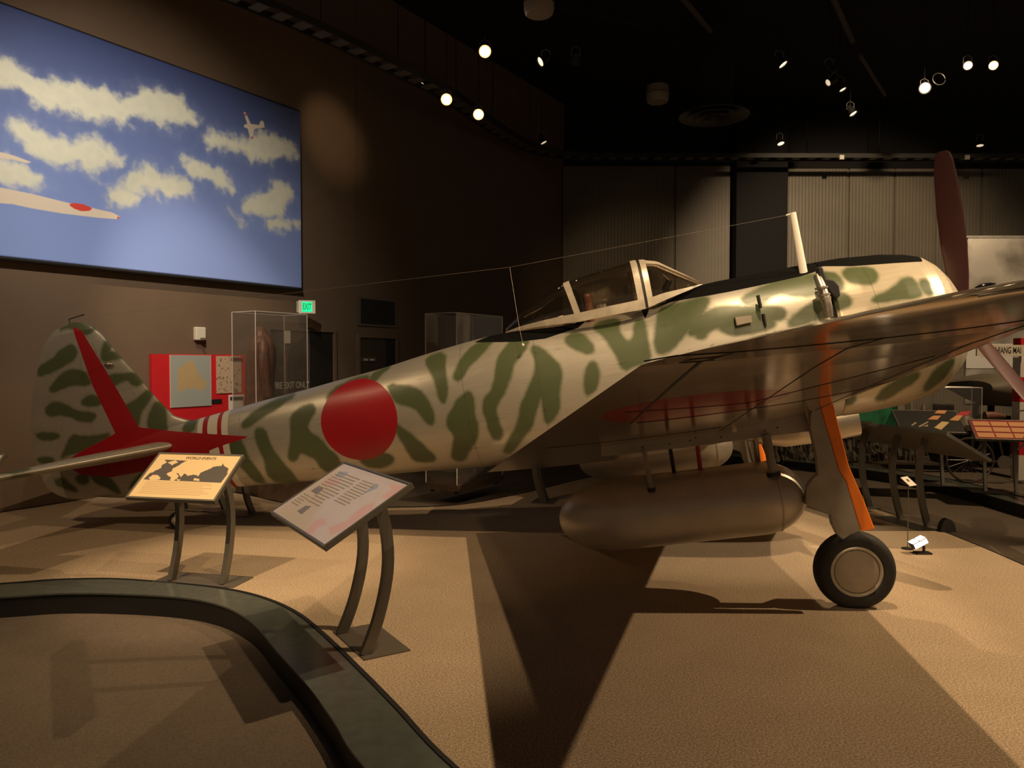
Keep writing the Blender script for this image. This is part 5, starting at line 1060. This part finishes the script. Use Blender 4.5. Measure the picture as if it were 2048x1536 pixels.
# spotlights
GRP = 'ceiling spotlights'
def spot(px, py, aim, kind, label, z=ZC, r=.085, way=None):
    p = at_z(px, py, z); root = empty('ceiling_spotlight', p); tag(root, label, 'spotlight', GRP)
    d_ = np.array(aim, float) - p if way is None else np.array(way, float); d_ /= np.linalg.norm(d_); b_ = -d_ * 1.0
    can = MB().lathe([(-.20, .035), (-.19, .055), (-.08, .065), (-.02, r), (.0, r + .006), (.0, r - .004), (-.02, r - .01)], (0, 0, 0), d_, 28).build('lamp_housing', M['black'], root, True)
    MB().lathe([(-.016, r - .012), (-.010, (r - .012) * .7), (-.008, .002)] if kind != 'lens' else [(-.014, r * .76), (.0, r * .55), (.006, .002)], (0, 0, 0), d_, 24).build('lamp_lens', M[kind], root, True)
    if kind == 'lens': MB().lathe([(-.012, r - .002), (-.004, r - .004), (-.010, r * .72), (-.016, r * .70)], (0, 0, 0), d_, 28).build('reflector_halo', M['lensglow'], root, True)  # reflector ring glows by itself, added as an orange halo
    e1 = b_ * .12; MB().tube([e1, e1 + np.array((0, 0, .16)), (e1[0], e1[1], 8.2 - p[2])], .009, 6).build('drop_rod', M['black'], root)
    MB().tube([e1 + np.array((-.07, 0, 0)), e1 + np.array((-.07, 0, .12)), e1 + np.array((0, 0, .16)), e1 + np.array((.07, 0, .12)), e1 + np.array((.07, 0, 0))], .006, 6).build('yoke', M['greymetal'], root)
    return root
cam3 = (0, 0, 1.7)
spot(970, 103, (.3, 2, 1), 'lens', z=6.3, r=.095, label='glowing ceiling spotlight, highest of the three bright lamps left of centre')
spot(893, 199, (-.5, 2, 1), 'lens', z=6.1, r=.10, label='glowing ceiling spotlight beside the wall, leftmost of the three bright lamps')
spot(957, 229, (.1, 2, 1), 'lens', z=6.1, r=.10, label='glowing ceiling spotlight beside the wall, lowest of the three bright lamps')
spot(1080, 124, (-6, 6, 1.5), 'lens2', way=(-.8,-.3,-.55), label='spotlight turned left below the large drum fitting at the top')
spot(1149, 128, (0, 18, 0), 'lens3', 'small unlit spotlight turned away, between the turned spotlight and the far drum')
spot(1567, 130, (-2, 8.5, 2.0), 'lens2', way=(.5,-.25,-.8), label='spotlight turned left, alone above the round air diffuser')
spot(1655, 166, (-1, 9.0, 2.6), 'lens3', way=(-.8,-.2,-.5), label='upper left lamp of the tight dark cluster', r=.07); spot(1686, 180, (-1, 6, .5), 'lens2', way=(.35,-.25,-.9), label='lower lamp of the tight dark cluster', r=.07); spot(1668, 145, (6, 16, 2), 'lens3', way=(.65,-.1,-.7), label='top lamp of the tight dark cluster, turned away', r=.08)
spot(1850, 176, (3, 5, 1), 'lens2', way=(-.35,-.85,-.4), label='tilted spotlight with a looped cable beside the bright right-hand pair', r=.10)
spot(1936, 131, (2.2, 2, 1), 'lens', 'left lamp of the bright right-hand pair', r=.07); spot(1987, 131, (2.2, 2, 1), 'lens', 'right lamp of the bright right-hand pair', r=.075)
spot(1707, 228, (-2, 8, .5), 'lens2', way=(.4,-.3,-.85), label='spotlight hanging below the tight dark cluster'); spot(1562, 288, (0, 12, 1.0), 'lens2', way=(.15,-.35,-.9), label='spotlight just above the cable tray, left of centre panel'); spot(1960, 292, (7, 14, .0), 'lens3', way=(-.1,-.2,-.95), label='dim spotlight just above the cable tray near the right edge')
spot(844, 170, (-4, 10, 3), 'lens3', 'tiny dim spotlight by the left cable tray', r=.05); spot(1088, 286, (3, 17, 2), 'lens3', 'dark spotlight above the bend of the cable tray')
lc = at_z(1878, 158, ZC + .08); g = MB(); g.tube([lc + .11 * np.array((math.cos(a), .2 * math.sin(a), math.sin(a))) for a in np.linspace(0, 6.1, 24)], .007, 6)
lp_ = g.build('cable_loop', M['steel'], None, True); tag(lp_, 'pale loop of cable beside the tilted spotlight', 'cable')
# drum fittings and diffuser
def drum(px, py, z, r, h, label):
    p = at_z(px, py, z); root = empty('drum_fitting', p); tag(root, label, 'ceiling fitting', 'cream drum fittings on the ceiling')
    MB().lathe([(-.0, r * .82), (.02, r * .93), (h * .25, r), (h * .5, r)], (0, 0, 0), (0, 0, 1), 36).build('drum_body', simple('drum_cream', (.33, .28, .20), .6), root, True)
    MB().lathe([(h * .5, r * 1.03), (h * .56, r * 1.03)], (0, 0, 0), (0, 0, 1), 36).build('drum_band', M['bronze'], root, True); MB().lathe([(h * .56, r), (h, r * .95)], (0, 0, 0), (0, 0, 1), 36).build('drum_cap', simple('drum_tan', (.26, .21, .15), .6), root, True)
    MB().tube([(0, 0, h), (0, 0, 8.2 - z)], .02, 8).build('stem', M['black'], root)
drum(1078, 30, 6.5, .21, .30, 'large cream drum fitting cut by the top edge'); drum(1315, 205, 6.5, .21, .30, 'smaller looking cream drum fitting, farther away at mid ceiling')
p = at_z(1428, 232, 6.35); root = empty('air_diffuser', p); tag(root, 'wide round dark air diffuser hanging under the ceiling', 'air diffuser')
M['diff'] = simple('diffuser_metal', (.09, .08, .065), .5)
for r0, z0_ in ((.66, 0), (.50, -.03), (.34, -.06), (.18, -.09)): MB().lathe([(z0_ + .10, r0 * .72), (z0_, r0), (z0_ - .012, r0), (z0_ + .08, r0 * .70)], (0, 0, 0), (0, 0, 1), 44).build('diffuser_ring', M['diff'], root, True)
MB().tube([(0, 0, .1), (0, 0, 8.18 - 6.35)], .34, 24).build('duct', M['ceiling'], root, True)
# thin pipes and beams in the dark
def pipe(a, b, z, r, label, mat):
    A_, B_ = at_z(*a, z), at_z(*b, z); q = MB().tube([A_, B_], r, 8).build('ceiling_pipe', mat, None, True); tag(q, label, 'pipe', 'pipes below the black ceiling')
M['pipe'] = simple('pipe_dark', (.10, .075, .06), .6)
pipe((1335, -40), (1420, 62), 7.6, .05, 'dark pipe crossing the upper ceiling, left of the cluster', M['pipe']); pipe((1640, -60), (1705, 82), 7.6, .05, 'dark pipe running towards the tight lamp cluster', M['pipe']); pipe((1010, -10), (1290, 52), 7.5, .03, 'thin pipe crossing behind the drum fittings', M['ceiling'])
pipe((1720, 110), (1770, 190), 7.4, .035, 'short dark pipe right of the tight lamp cluster', M['pipe'])
